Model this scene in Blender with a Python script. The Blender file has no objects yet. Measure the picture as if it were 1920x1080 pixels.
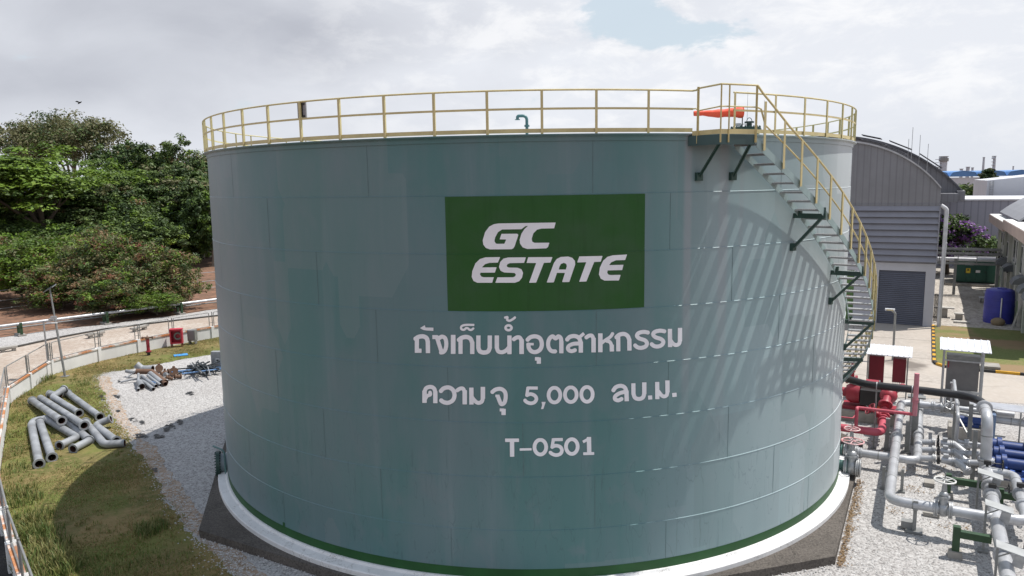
import bpy, math, random
import numpy as np
from mathutils import Vector, Matrix, noise as mnoise

# ------------------------------------------------------------------ camera, light, sky
sc = bpy.context.scene
C = sc.collection
R_ = math.radians
FPX, PITCH, ROLL, YAW = 1386.33, 0.1401, -0.0157, -0.0224       # focal length in 1920-wide pixels
EYE = Vector((0.0, -29.11, 9.92))


def ray(px, py):
    """direction in the world of a line of sight (the survey of the photograph)"""
    x, y = (px-960)/FPX, -(py-540)/FPX
    c, s = math.cos(ROLL), math.sin(ROLL); x, y = c*x-s*y, s*x+c*y
    c, s = math.cos(PITCH), math.sin(PITCH); d = (x, c+y*s, -s+y*c)
    c, s = math.cos(YAW), math.sin(YAW)
    return Vector((c*d[0]+s*d[1], -s*d[0]+c*d[1], d[2]))


cam_d = bpy.data.cameras.new("camera"); cam = bpy.data.objects.new("camera", cam_d); C.objects.link(cam)
fw = ray(960, 540).normalized()
rt = (ray(1060, 540)-ray(860, 540)).normalized()
up = rt.cross(fw).normalized()
M = Matrix((rt, up, -fw)).transposed().to_4x4(); M.translation = EYE
cam.matrix_world = M
cam_d.sensor_width = 36.0; cam_d.lens = 36.0*FPX/1920; cam_d.clip_start = 0.1; cam_d.clip_end = 6000
sc.camera = cam

SUN = Vector((5.3, 1.35, 11.7)).normalized()
sun_d = bpy.data.lights.new("sun", 'SUN'); sun_d.energy = 5.0; sun_d.angle = R_(0.55); sun_d.color = (1.0, 0.955, 0.89)
sun = bpy.data.objects.new("sun", sun_d); C.objects.link(sun)
sun.rotation_euler = SUN.to_track_quat('Z', 'Y').to_euler(); sun.location = (60, 20, 90)

sc.view_settings.view_transform = 'Standard'; sc.view_settings.look = 'None'
sc.view_settings.gamma = 1.0; sc.view_settings.exposure = 0.12; sc.view_settings.use_curve_mapping = False
sc.render.engine = 'CYCLES'
sc.cycles.max_bounces = 6; sc.cycles.transparent_max_bounces = 6


class NT:
    """small helper for node trees"""
    def __init__(self, tree): self.t = tree; self.n = tree.nodes; self.l = tree.links
    def add(self, kind, **kw):
        nd = self.n.new(kind)
        for k, v in kw.items():
            if k == 'ins':
                for kk, vv in v.items(): self.put(nd.inputs[kk], vv)
            else: setattr(nd, k, v)
        return nd
    def put(self, sock, v):
        if isinstance(v, bpy.types.NodeSocket): self.l.new(v, sock)
        else: sock.default_value = v
    def m(self, op, a, b=0.0, c=None, clamp=False):
        nd = self.n.new('ShaderNodeMath'); nd.operation = op; nd.use_clamp = clamp
        self.put(nd.inputs[0], a); self.put(nd.inputs[1], b)
        if c is not None: self.put(nd.inputs[2], c)
        return nd.outputs[0]
    def sm(self, v, lo, hi):
        nd = self.n.new('ShaderNodeMapRange'); nd.interpolation_type = 'SMOOTHSTEP'
        self.put(nd.inputs[0], v); nd.inputs[1].default_value = lo; nd.inputs[2].default_value = hi
        return nd.outputs[0]
    def mix(self, f, a, b, blend='MIX'):
        nd = self.n.new('ShaderNodeMix'); nd.data_type = 'RGBA'; nd.blend_type = blend
        self.put(nd.inputs[0], f)
        for s, v in ((nd.inputs[6], a), (nd.inputs[7], b)):
            if isinstance(v, tuple) and len(v) == 3: v = (*v, 1)
            self.put(s, v)
        return nd.outputs[2]
    def noise(self, vec, scale, detail=4.0, rough=0.55, dist=0.0):
        nd = self.n.new('ShaderNodeTexNoise'); self.put(nd.inputs['Vector'], vec)
        nd.inputs['Scale'].default_value = scale; nd.inputs['Detail'].default_value = detail
        nd.inputs['Roughness'].default_value = rough; nd.inputs['Distortion'].default_value = dist
        return nd.outputs[0]
    def vmul(self, vec, s):
        nd = self.n.new('ShaderNodeVectorMath'); nd.operation = 'MULTIPLY'
        self.put(nd.inputs[0], vec); nd.inputs[1].default_value = s
        return nd.outputs[0]


wd = bpy.data.worlds.new("World"); sc.world = wd; wd.use_nodes = True
w = NT(wd.node_tree); w.n.clear()
sky = w.add('ShaderNodeTexSky', sky_type='NISHITA', sun_disc=False, sun_elevation=math.asin(SUN.z),
            sun_rotation=math.atan2(SUN.x, SUN.y), air_density=1.0, dust_density=2.0, ozone_density=1.0)
gen = w.add('ShaderNodeTexCoord').outputs['Generated']
sx = w.add('ShaderNodeSeparateXYZ', ins={0: gen})
az = w.m('ARCTAN2', sx.outputs[0], sx.outputs[1])               # 0 straight ahead, + to the right
el = w.m('ARCSINE', sx.outputs[2])
cv = w.add('ShaderNodeCombineXYZ', ins={0: az, 1: w.m('MULTIPLY', el, 2.1), 2: 0.37}).outputs[0]
n_big = w.noise(cv, 2.6, 3, 0.5, 0.3)
n_mid = w.noise(cv, 6.5, 6, 0.58, 0.4)
n_puff = w.noise(w.vmul(cv, (1, 1.0, 1)), 11.0, 8, 0.62, 0.25)
def blob(a0, e0, ra, re, amp):
    dx = w.m('DIVIDE', w.m('SUBTRACT', az, a0), ra); dy = w.m('DIVIDE', w.m('SUBTRACT', el, e0), re)
    r2 = w.m('ADD', w.m('MULTIPLY', dx, dx), w.m('MULTIPLY', dy, dy))
    return w.m('MULTIPLY', w.m('POWER', 2.718, w.m('MULTIPLY', r2, -1.0)), amp)
def addall(*a):
    s = a[0]
    for b in a[1:]: s = w.m('ADD', s, b)
    return s
# clear blue seen where the cloud cover opens
clear = w.mix(1.0, sky.outputs[0], (0.088, 0.088, 0.088), 'MULTIPLY')
clear = w.mix(0.75, clear, (0.68, 0.785, 0.86))
# cloud body: pale on the right, grey with soft bands on the left
lefty = w.sm(az, 0.10, -0.50)
grey = addall(w.m('MULTIPLY', lefty, 0.34), w.m('MULTIPLY', w.m('SUBTRACT', n_big, 0.52), 1.2), blob(-0.30, 0.19, 0.22, 0.055, 0.50),
              blob(-0.52, 0.12, 0.25, 0.035, 0.30), blob(-0.27, 0.085, 0.16, 0.035, 0.22), w.m('MULTIPLY', w.m('SUBTRACT', n_mid, 0.5), 0.55))
grey = w.m('MULTIPLY', grey, 1.0, clamp=True)
body = w.mix(grey, (0.765, 0.79, 0.845), (0.425, 0.445, 0.505))
body = w.mix(w.m('MULTIPLY', w.sm(n_puff, 0.44, 0.66), w.m('MULTIPLY', w.sm(az, -0.45, 0.1), 0.80)), body, (0.91, 0.915, 0.93))
# openings
gap = addall(blob(0.135, 0.212, 0.060, 0.045, 1.0), blob(0.225, 0.178, 0.075, 0.022, 0.80), blob(0.33, 0.240, 0.07, 0.014, 0.75), blob(0.235, 0.228, 0.04, 0.022, -0.7),
             w.m('MULTIPLY', w.m('SUBTRACT', n_puff, 0.5), -2.3), w.m('MULTIPLY', w.m('SUBTRACT', n_mid, 0.5), -1.2))
gap = w.sm(gap, 0.32, 0.72)
cl = w.mix(w.m('MULTIPLY', gap, 0.9), body, clear)
hz = w.m('MULTIPLY', w.sm(el, 0.12, 0.0), w.m('ADD', 0.35, w.m('MULTIPLY', w.sm(az, 0.0, 0.5), 0.45)))
cl = w.mix(hz, cl, (0.68, 0.71, 0.77))
cl = w.mix(w.sm(el, 0.27, 0.65), cl, (0.47, 0.55, 0.69))               # overhead the cloud thins and the deeper blue shows
bg = w.add('ShaderNodeBackground', ins={0: cl, 1: 1.0})
wo = w.add('ShaderNodeOutputWorld'); w.l.new(bg.outputs[0], wo.inputs[0])

# ------------------------------------------------------------------ survey frame and small tools
GZ = -0.5                                            # level of the ground (0 = foot of the tank shell)
U = Vector((0.8830, -0.4690)); V = Vector((0.4690, 0.8830))     # the site grid: a along the warehouse front, b away from it
ROTG = math.atan2(U.y, U.x)


def AB(a, b, z=0.0):
    q = U*a+V*b
    return Vector((q.x, q.y, z))


def G(px, py, z=GZ):
    """surveyed point at height z"""
    d = ray(px, py); t = (z-EYE.z)/d.z
    return EYE+d*t


def atY(px, py, Y):
    d = ray(px, py); return EYE+d*((Y-EYE.y)/d.y)


def CYL(r, deg, z):
    t = R_(deg); return Vector((r*math.sin(t), -r*math.cos(t), z))


ORG = {}


def origin(o): return ORG.get(o.name, Vector((0, 0, 0)))


class MB:
    """collects shapes, then links them as one mesh object; f maps local to world coordinates"""
    def __init__(self, f=None): self.v = []; self.fc = []; self.mi = []; self.m = 0; self.f = f
    def face(self, idx): self.fc.append(tuple(idx)); self.mi.append(self.m)
    def pt(self, p):
        p = Vector(p)
        if self.f: p = self.f(p)
        self.v.append(p); return len(self.v)-1
    def poly(self, pts): self.face([self.pt(p) for p in pts])
    def box(self, c, s, rz=0.0, rot=None, taper=1.0):
        c = Vector(c); hx, hy, hz = s[0]/2, s[1]/2, s[2]/2
        mt = rot if rot is not None else Matrix.Rotation(rz, 3, 'Z')
        ids = []
        for z, k in ((-hz, 1.0), (hz, taper)):
            for x, y in ((-hx, -hy), (hx, -hy), (hx, hy), (-hx, hy)):
                ids.append(self.pt(c+mt @ Vector((x*k, y*k, z))))
        a = ids
        for q in ((3, 2, 1, 0), (4, 5, 6, 7), (0, 1, 5, 4), (1, 2, 6, 5), (2, 3, 7, 6), (3, 0, 4, 7)):
            self.face([a[i] for i in q])
    def span(self, lo, hi):
        lo, hi = Vector(lo), Vector(hi); self.box((lo+hi)/2, hi-lo)
    def bar(self, p, q, wd_, th, upv=(0, 0, 1)):
        """rectangular bar from p to q: th along upv, wd_ across"""
        p, q = Vector(p), Vector(q); d = (q-p); L = d.length; d.normalize()
        s = d.cross(Vector(upv))
        if s.length < 1e-4: s = d.cross(Vector((1, 0, 0)))
        s.normalize(); u = s.cross(d)
        rot = Matrix((d, s, u)).transposed()
        self.box((p+q)/2, (L, wd_, th), rot=rot)
    def prism(self, pts, z0, z1):
        n = len(pts); lo = [self.pt((p[0], p[1], z0)) for p in pts]; hi = [self.pt((p[0], p[1], z1)) for p in pts]
        self.face(lo[::-1]); self.face(hi)
        for i in range(n): j = (i+1) % n; self.face((lo[i], lo[j], hi[j], hi[i]))
    def rings(self, path, rad, seg, caps=True, flip=False):
        path = [Vector(p) for p in path]; n = len(path)
        rad = rad if isinstance(rad, (list, tuple)) else [rad]*n
        t = [(path[min(i+1, n-1)]-path[max(i-1, 0)]).normalized() for i in range(n)]
        u = t[0].orthogonal().normalized()
        if abs(t[0].z) < 0.9: u = Vector((0, 0, 1)); u = (u-t[0]*u.dot(t[0])).normalized()
        R = []
        for i in range(n):
            u = (u-t[i]*u.dot(t[i])).normalized(); b = t[i].cross(u)
            R.append([self.pt(path[i]+(u*math.cos(2*math.pi*k/seg)+b*math.sin(2*math.pi*k/seg))*rad[i]) for k in range(seg)])
        for i in range(n-1):
            for k in range(seg):
                k2 = (k+1) % seg; q = (R[i][k], R[i][k2], R[i+1][k2], R[i+1][k])
                self.face(q[::-1] if flip else q)
        if caps: self.face(R[0][::-1]); self.face(R[-1])
        return R
    def tube(self, path, rad, seg=12, caps=True): return self.rings(path, rad, seg, caps)
    def hollow(self, path, ro, ri, seg=18, inner=1):
        m0 = self.m; A = self.rings(path, ro, seg, False); self.m = inner; B = self.rings(path, ri, seg, False, True); self.m = m0
        for e in (0, -1):
            for k in range(seg):
                k2 = (k+1) % seg; q = (A[e][k], B[e][k], B[e][k2], A[e][k2]); self.face(q if e == -1 else q[::-1])
    def ring(self, p, axis, ro, th, seg=20, ri=None):
        ax = Vector(axis).normalized(); p = Vector(p)
        if ri is None: self.tube([p-ax*th/2, p+ax*th/2], ro, seg)
        else: self.hollow([p-ax*th/2, p+ax*th/2], ro, ri, seg, self.m)
    def lathe(self, prof, a0, a1, n, closed=False):
        """prof: (radius, z) pairs round the tank axis, angles in degrees"""
        cols = []
        for i in range(n if closed else n+1):
            d = a0+(a1-a0)*i/n
            cols.append([self.pt(CYL(r, d, z)) for r, z in prof])
        for i in range(n):
            A, B = cols[i], cols[(i+1) % len(cols)]
            for k in range(len(prof)-1): self.face((A[k], B[k], B[k+1], A[k+1]))
    def blob(self, c, s, seg=10, ring=6):
        c = Vector(c); rows = []
        for i in range(1, ring):
            p = math.pi*i/ring
            rows.append([self.pt(c+Vector((s[0]*math.sin(p)*math.cos(2*math.pi*k/seg), s[1]*math.sin(p)*math.sin(2*math.pi*k/seg), s[2]*math.cos(p)))) for k in range(seg)])
        t = self.pt(c+Vector((0, 0, s[2]))); b = self.pt(c-Vector((0, 0, s[2])))
        for k in range(seg):
            k2 = (k+1) % seg; self.face((t, rows[0][k], rows[0][k2])); self.face((b, rows[-1][k2], rows[-1][k]))
            for i in range(len(rows)-1): self.face((rows[i][k], rows[i+1][k], rows[i+1][k2], rows[i][k2]))
    def build(self, name, mats, parent=None, loc=None, smooth=True, angle=38, local=False):
        me = bpy.data.meshes.new(name)
        org = origin(parent) if parent else (Vector(loc) if loc is not None else Vector((0, 0, 0)))
        sub = Vector((0, 0, 0)) if local else org
        me.from_pydata([tuple(p-sub) for p in self.v], [], self.fc)
        for m in (mats if isinstance(mats, (list, tuple)) else [mats]): me.materials.append(m)
        me.polygons.foreach_set('material_index', self.mi)
        if smooth:
            me.polygons.foreach_set('use_smooth', [True]*len(self.fc)); me.set_sharp_from_angle(angle=R_(angle))
        me.update()
        o = bpy.data.objects.new(name, me); C.objects.link(o)
        if parent: o.parent = parent
        else: o.location = org
        ORG[o.name] = org
        return o


def GB(): return MB(lambda p: AB(p.x, p.y, p.z))      # a collector in site-grid coordinates


def tag(o, label=None, cat=None, group=None, kind=None):
    if label: o['label'] = label
    if cat: o['category'] = cat
    if group: o['group'] = group
    if kind: o['kind'] = kind
    return o


def thing(name, label, cat, loc, group=None, rz=0.0):
    o = bpy.data.objects.new(name, None); C.objects.link(o); o.empty_display_size = 0.2
    o.location = loc; o.rotation_euler = (0, 0, rz)
    ORG[o.name] = Vector(loc)
    return tag(o, label, cat, group)


def dup(o, loc=None, rz=None, label=None, parent=None, scale=None):
    c = o.copy(); C.objects.link(c)
    if parent is not None: c.parent = parent
    if loc is not None: c.location = loc
    if rz is not None: c.rotation_euler = (0, 0, rz)
    if scale is not None: c.scale = (scale,)*3 if not isinstance(scale, tuple) else scale
    if label: c['label'] = label
    for ch in list(o.children): dup(ch, parent=c)
    return c


def struct(o): o['kind'] = 'structure'; return o


def bend(path, r, n=6):
    """round the corners of a polyline"""
    path = [Vector(p) for p in path]; out = [path[0]]
    for i in range(1, len(path)-1):
        p, a, b = path[i], path[i-1], path[i+1]
        d1, d2 = (a-p), (b-p); l1, l2 = d1.length, d2.length; d1.normalize(); d2.normalize()
        ang = math.acos(max(-1, min(1, d1.dot(d2)))); t = min(r/max(math.tan(ang/2), 0.05), l1*0.49, l2*0.49)
        A, B = p+d1*t, p+d2*t
        for k in range(n+1):
            s = k/n; out.append(A*(1-s)**2+p*2*s*(1-s)+B*s*s)
    out.append(path[-1]); return out


# ------------------------------------------------------------------ materials
MATS = {}


def mat(name, col, rough=0.6, metal=0.0, var=0.12, vs=1.5, col2=None, streak=0.0, bump=0.0, bs=20.0, spec=0.5, extra=None):
    m = bpy.data.materials.new(name); m.use_nodes = True; t = NT(m.node_tree)
    p = t.n['Principled BSDF']; p.inputs['Roughness'].default_value = rough; p.inputs['Metallic'].default_value = metal
    p.inputs['Specular IOR Level'].default_value = spec
    oc = t.add('ShaderNodeTexCoord').outputs['Object']
    c2 = col2 if col2 else tuple(c*(1-var*2) for c in col)
    f = t.sm(t.noise(oc, vs, 6, 0.6), 0.32, 0.68)
    c = t.mix(f, col, c2)
    if streak:
        s = t.sm(t.noise(t.vmul(oc, (6, 6, 0.35)), 1.0, 5, 0.6), 0.5, 0.75)
        c = t.mix(t.m('MULTIPLY', s, streak), c, tuple(k*0.45 for k in col))
    if extra: c = extra(t, oc, c)
    t.put(p.inputs['Base Color'], c)
    if bump:
        b = t.add('ShaderNodeBump', ins={'Strength': bump, 'Distance': 0.03, 'Height': t.noise(oc, bs, 4, 0.6)})
        t.l.new(b.outputs[0], p.inputs['Normal'])
    MATS[name] = m
    return m


def voro(t, vec, scale, feature='F1', out='Color'):
    nd = t.n.new('ShaderNodeTexVoronoi'); nd.feature = feature; t.put(nd.inputs['Vector'], vec); nd.inputs['Scale'].default_value = scale
    return nd.outputs[out]


def m_tank():
    m = bpy.data.materials.new('tank_paint'); m.use_nodes = True; t = NT(m.node_tree); p = t.n['Principled BSDF']
    oc = t.add('ShaderNodeTexCoord').outputs['Object']; s = t.add('ShaderNodeSeparateXYZ', ins={0: oc})
    th = t.m('ARCTAN2', s.outputs[0], t.m('MULTIPLY', s.outputs[1], -1.0)); arc = t.m('MULTIPLY', th, 11.5)
    uv = t.add('ShaderNodeCombineXYZ', ins={0: arc, 1: s.outputs[2], 2: 0.0}).outputs[0]
    base = t.mix(t.sm(t.noise(t.vmul(uv, (0.42, 0.10, 1)), 1.0, 5, 0.6), 0.38, 0.62), (0.078, 0.178, 0.180), (0.115, 0.188, 0.203))
    base = t.mix(t.m('MULTIPLY', t.sm(t.noise(t.vmul(uv, (0.9, 0.6, 1)), 1.0, 5, 0.6, 0.3), 0.52, 0.66), t.m('MULTIPLY_ADD', t.sm(s.outputs[2], 6.0, 2.0), 0.30, 0.22)), base, (0.140, 0.190, 0.210))
    # chalked rain-washed runs, fading downwards in places
    run = t.sm(t.noise(t.vmul(uv, (1.15, 0.07, 1)), 1.0, 4, 0.6), 0.52, 0.74)
    base = t.mix(t.m('MULTIPLY', run, 0.24), base, (0.24, 0.275, 0.305))
    # light on the left and right flanks is painted in as paler tones
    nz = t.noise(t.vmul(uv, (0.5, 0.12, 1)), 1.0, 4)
    base = t.mix(t.m('MULTIPLY', t.sm(arc, -6.0, -13.5), t.m('MULTIPLY_ADD', nz, 0.5, 0.45)), base, (0.27, 0.30, 0.335))  # left flank: bounced light and edge sheen painted as grey
    base = t.mix(t.m('MULTIPLY', t.sm(arc, 1.8, 6.5), t.m('MULTIPLY_ADD', nz, 0.7, 0.45), clamp=True), base, (0.32, 0.42, 0.445))  # sunlit side painted brighter, beyond what chalked paint gives; more so further round
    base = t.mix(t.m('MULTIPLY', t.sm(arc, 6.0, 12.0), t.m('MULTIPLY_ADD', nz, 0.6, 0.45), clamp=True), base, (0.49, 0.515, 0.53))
    # touched-up rectangles of newer paint
    nd = t.n.new('ShaderNodeTexVoronoi'); nd.distance = 'CHEBYCHEV'; t.put(nd.inputs['Vector'], t.vmul(uv, (0.55, 0.33, 1)))
    nd.inputs['Scale'].default_value = 1.0; nd.inputs['Randomness'].default_value = 0.9
    sp = t.add('ShaderNodeSeparateColor', ins={0: nd.outputs['Color']})
    base = t.mix(t.m('MULTIPLY', t.sm(sp.outputs[0], 0.62, 0.66), 0.18), base, (0.10, 0.205, 0.213))
    base = t.mix(t.m('MULTIPLY', t.sm(sp.outputs[1], 0.74, 0.78), 0.20), base, (0.215, 0.25, 0.26))
    # fine dark trickles, mostly on the lower courses
    low = t.sm(s.outputs[2], 6.5, 1.5)
    trick = t.sm(t.noise(t.vmul(uv, (7.0, 0.45, 1)), 1.0, 6, 0.7, 0.0), 0.60, 0.70)
    base = t.mix(t.m('MULTIPLY', trick, t.m('MULTIPLY_ADD', low, 0.42, 0.10)), base, (0.065, 0.115, 0.12))
    # cracks running down crookedly
    cr = t.noise(t.vmul(uv, (1.6, 0.35, 1)), 1.0, 3, 0.6, 0.25); cr = t.sm(t.m('ABSOLUTE', t.m('SUBTRACT', cr, 0.5)), 0.006, 0.0)
    base = t.mix(t.m('MULTIPLY', cr, t.m('MULTIPLY', low, 0.30)), base, (0.05, 0.09, 0.10))
    # bleached runs below the stair platform
    for deg, wd_, k in ((20.0, 0.16, 0.5), (25.3, 0.22, 0.42), (22.6, 0.8, 0.18), (28.2, 0.1, 0.2)):
        g = t.sm(t.m('ABSOLUTE', t.m('SUBTRACT', arc, R_(deg)*11.5)), wd_, wd_*0.3)
        base = t.mix(t.m('MULTIPLY', g, t.m('MULTIPLY', t.sm(s.outputs[2], 2.0, 9.5), k)), base, (0.30, 0.31, 0.335))
    # moss-yellow smears below seams
    ms = t.sm(t.noise(t.vmul(uv, (0.8, 2.4, 1)), 1.0, 4, 0.6), 0.735, 0.80)
    base = t.mix(t.m('MULTIPLY', ms, t.m('MULTIPLY', low, 0.55)), base, (0.17, 0.22, 0.05))
    t.put(p.inputs['Base Color'], base)
    t.put(p.inputs['Roughness'], t.m('MULTIPLY_ADD', t.noise(uv, 1.2, 4), 0.20, 0.34))
    p.inputs['Specular IOR Level'].default_value = 0.32
    bb = t.add('ShaderNodeBump', ins={'Strength': 0.08, 'Distance': 0.05, 'Height': t.noise(t.vmul(uv, (0.5, 0.5, 1)), 1.0, 2, 0.5)})
    t.l.new(bb.outputs[0], p.inputs['Normal'])
    return m


def m_ground(name, c1, c2, c3, big=0.12, fine=9.0, stone=None, stone_scale=14.0, bump=0.5, rough=0.95, patch=None, contrast=(0.4, 0.6)):
    m = bpy.data.materials.new(name); m.use_nodes = True; t = NT(m.node_tree); p = t.n['Principled BSDF']
    p.inputs['Roughness'].default_value = rough; p.inputs['Specular IOR Level'].default_value = 0.2
    oc = t.add('ShaderNodeTexCoord').outputs['Object']
    c = t.mix(t.sm(t.noise(oc, big, 5, 0.6, 0.3), *contrast), c1, c2)
    c = t.mix(t.sm(t.noise(oc, fine, 4, 0.65), 0.42, 0.68), c, c3)
    h = t.noise(oc, fine*1.7, 4, 0.7)
    if patch: c = patch(t, oc, c)
    if stone:
        for sc_, k in ((stone_scale, 0.85), (stone_scale*0.5, 0.30)):
            nd = t.n.new('ShaderNodeTexVoronoi'); t.put(nd.inputs['Vector'], oc); nd.inputs['Scale'].default_value = sc_
            s3 = t.add('ShaderNodeSeparateColor', ins={0: nd.outputs['Color']})
            c = t.mix(t.m('MULTIPLY', t.m('POWER', s3.outputs[0], 2.6), k), c, stone)
        nd = t.n.new('ShaderNodeTexVoronoi'); t.put(nd.inputs['Vector'], oc); nd.inputs['Scale'].default_value = stone_scale
        h = t.m('SUBTRACT', 1.0, nd.outputs['Distance'])
    t.put(p.inputs['Base Color'], c)
    b = t.add('ShaderNodeBump', ins={'Strength': bump, 'Distance': 0.05, 'Height': h}); t.l.new(b.outputs[0], p.inputs['Normal'])
    MATS[name] = m
    return m


def m_leaf(name, c, c2, trans=0.28):
    m = bpy.data.materials.new(name); m.use_nodes = True; t = NT(m.node_tree); p = t.n['Principled BSDF']
    oc = t.add('ShaderNodeTexCoord').outputs['Object']; oi = t.add('ShaderNodeObjectInfo').outputs['Random']
    f = t.m('ADD', t.noise(oc, 0.9, 3), t.m('MULTIPLY', t.m('SUBTRACT', oi, 0.5), 0.25))
    col = t.mix(t.sm(f, 0.35, 0.65), c, c2)
    t.put(p.inputs['Base Color'], col); p.inputs['Roughness'].default_value = 0.55; p.inputs['Specular IOR Level'].default_value = 0.3
    tr = t.add('ShaderNodeBsdfTranslucent', ins={0: col}); mx = t.add('ShaderNodeMixShader', ins={0: trans})
    t.l.new(p.outputs[0], mx.inputs[1]); t.l.new(tr.outputs[0], mx.inputs[2])
    t.l.new(mx.outputs[0], t.n['Material Output'].inputs[0])
    return m


def rusty(amount, lo=0.5, hi=0.62, scale=2.5, colr=(0.30, 0.10, 0.03)):
    def f(t, oc, c):
        r = t.sm(t.noise(oc, scale, 6, 0.65), lo, hi)
        return t.mix(t.m('MULTIPLY', r, amount), c, colr)
    return f


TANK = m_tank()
SEAM = mat('weld_paint', (0.088, 0.155, 0.163), 0.5, vs=3)
GREENP = mat('sign_green', (0.024, 0.090, 0.022), 0.55, vs=0.9, col2=(0.036, 0.092, 0.038), streak=0.25, spec=0.2)
GREENB = mat('band_green', (0.020, 0.092, 0.026), 0.5, vs=1.2, spec=0.3)
WHITEL = mat('lettering_white', (0.80, 0.81, 0.85), 0.6, var=0.04, spec=0.25)
def ring_wear(t, oc, c):
    c = rusty(0.5, 0.62, 0.76, 1.4, (0.36, 0.30, 0.24))(t, oc, c)
    cr = t.sm(t.m('ABSOLUTE', t.m('SUBTRACT', t.noise(oc, 0.9, 5, 0.65, 0.6), 0.5)), 0.006, 0.0)
    c = t.mix(t.m('MULTIPLY', cr, 0.6), c, (0.2, 0.18, 0.16))
    sp = t.sm(t.noise(oc, 9.0, 4, 0.7), 0.68, 0.76)
    return t.mix(t.m('MULTIPLY', sp, 0.55), c, (0.16, 0.14, 0.12))


WHITEP = mat('whitewash', (0.70, 0.70, 0.70), 0.75, var=0.07, vs=1.2, streak=0.12, extra=ring_wear)
WALLW = mat('wall_white', (0.70, 0.70, 0.69), 0.8, var=0.07, vs=0.8, streak=0.15)
RUSTCAP = mat('rust_stained_cap', (0.66, 0.64, 0.61), 0.85, vs=0.8, extra=rusty(0.95, 0.40, 0.54, 0.9, (0.42, 0.16, 0.05)))
STEELG = mat('dark_green_steel', (0.022, 0.062, 0.050), 0.45, vs=4)
BEAMG = mat('beam_green', (0.020, 0.060, 0.022), 0.5, vs=3, extra=rusty(0.4, 0.62, 0.75, 4))
PALEG = mat('stair_plate', (0.30, 0.40, 0.40), 0.5, vs=1.5, streak=0.2)
GALV = mat('galvanised', (0.42, 0.43, 0.44), 0.45, 0.55, vs=5)
YEL = mat('rail_yellow', (0.60, 0.51, 0.26), 0.5, vs=3, var=0.08, extra=rusty(0.35, 0.66, 0.76, 3))
SILV = mat('silver_paint', (0.50, 0.51, 0.53), 0.36, 0.35, vs=1.6, var=0.11, streak=0.3, extra=rusty(0.35, 0.66, 0.78, 3.5, (0.30, 0.22, 0.16)))
SILD = mat('grey_steel', (0.26, 0.265, 0.26), 0.5, 0.3, vs=3)
REDP = mat('red_paint', (0.29, 0.013, 0.028), 0.5, vs=2.5, col2=(0.30, 0.035, 0.055), extra=rusty(0.5, 0.62, 0.75, 5, (0.16, 0.05, 0.03)))
PINK = mat('faded_red_paint', (0.46, 0.085, 0.12), 0.6, vs=2, col2=(0.40, 0.045, 0.075))
MAROON = mat('maroon_cabinet', (0.15, 0.008, 0.018), 0.4, vs=2)
BLUEP = mat('pump_blue', (0.010, 0.040, 0.18), 0.45, vs=2)
BLUEL = mat('light_blue_box', (0.16, 0.30, 0.55), 0.45)
BLUET = mat('water_tank_blue', (0.040, 0.045, 0.33), 0.5, vs=1)
BLACK = mat('black_plastic', (0.012, 0.012, 0.014), 0.35)
BLACKM = mat('black_metal', (0.02, 0.02, 0.02), 0.5)
CONC = mat('concrete', (0.34, 0.32, 0.29), 0.9, vs=1.3, var=0.15, bump=0.3, streak=0.15)
CONCL = mat('pale_concrete', (0.46, 0.44, 0.41), 0.9, vs=1.5, var=0.12, bump=0.25)
PIPEG = mat('weathered_pipe', (0.33, 0.345, 0.365), 0.55, 0.15, vs=1.3, var=0.2, streak=0.2, extra=rusty(0.8, 0.63, 0.76, 2.2, (0.22, 0.12, 0.07)))
RUST = mat('rust_inside', (0.085, 0.032, 0.018), 0.9, vs=3)
RUSTB = mat('rusty_brown', (0.15, 0.085, 0.055), 0.85, vs=4)
DARKBAR = mat('dark_bar', (0.030, 0.038, 0.045), 0.6, vs=3)
CLAD = mat('grey_cladding', (0.225, 0.225, 0.245), 0.5, 0.2, vs=0.5, var=0.06, streak=0.18)
LOUV = mat('louvre_grey', (0.24, 0.24, 0.275), 0.5, 0.2, vs=0.6, var=0.06)
SHUT = mat('shutter_grey', (0.10, 0.105, 0.135), 0.5, 0.3, vs=0.8, var=0.08)
ROOFD = mat('roof_dark', (0.12, 0.12, 0.135), 0.55, 0.2, vs=0.6)
ROOFL = mat('roof_white_metal', (0.66, 0.67, 0.70), 0.45, 0.2, vs=1, var=0.06)
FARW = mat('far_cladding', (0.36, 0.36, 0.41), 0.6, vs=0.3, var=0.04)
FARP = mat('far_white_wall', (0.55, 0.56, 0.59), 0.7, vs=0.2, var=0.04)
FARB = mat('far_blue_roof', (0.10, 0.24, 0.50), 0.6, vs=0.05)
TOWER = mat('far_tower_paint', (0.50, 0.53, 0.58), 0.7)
BEIGE = mat('pink_beige_render', (0.56, 0.43, 0.36), 0.8, vs=0.6, var=0.05)
CREAM = mat('cream_wall', (0.44, 0.45, 0.40), 0.85, vs=0.6, var=0.10, streak=0.35)
MOSS = mat('green_dado', (0.16, 0.25, 0.13), 0.8, vs=1)
GLASS = mat('window_glass', (0.05, 0.06, 0.06), 0.12, vs=1)
GENG = mat('container_green', (0.018, 0.085, 0.060), 0.5, vs=1)
AWN = mat('awning_grey', (0.14, 0.15, 0.16), 0.6)
ORANGE = mat('windsock_orange', (0.86, 0.07, 0.025), 0.6, vs=2, col2=(0.80, 0.10, 0.04))
BARK = mat('bark', (0.10, 0.075, 0.055), 0.9, vs=4, bump=0.5)
BARKP = mat('pale_bark', (0.26, 0.22, 0.18), 0.9, vs=4)
SIGNY = mat('sign_yellow', (0.65, 0.48, 0.03), 0.5); SIGNW = mat('sign_white', (0.7, 0.7, 0.7), 0.5)
KERBY = mat('kerb_yellow', (0.62, 0.33, 0.02), 0.7, vs=3); KERBK = mat('kerb_black', (0.03, 0.03, 0.03), 0.8)
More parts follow.
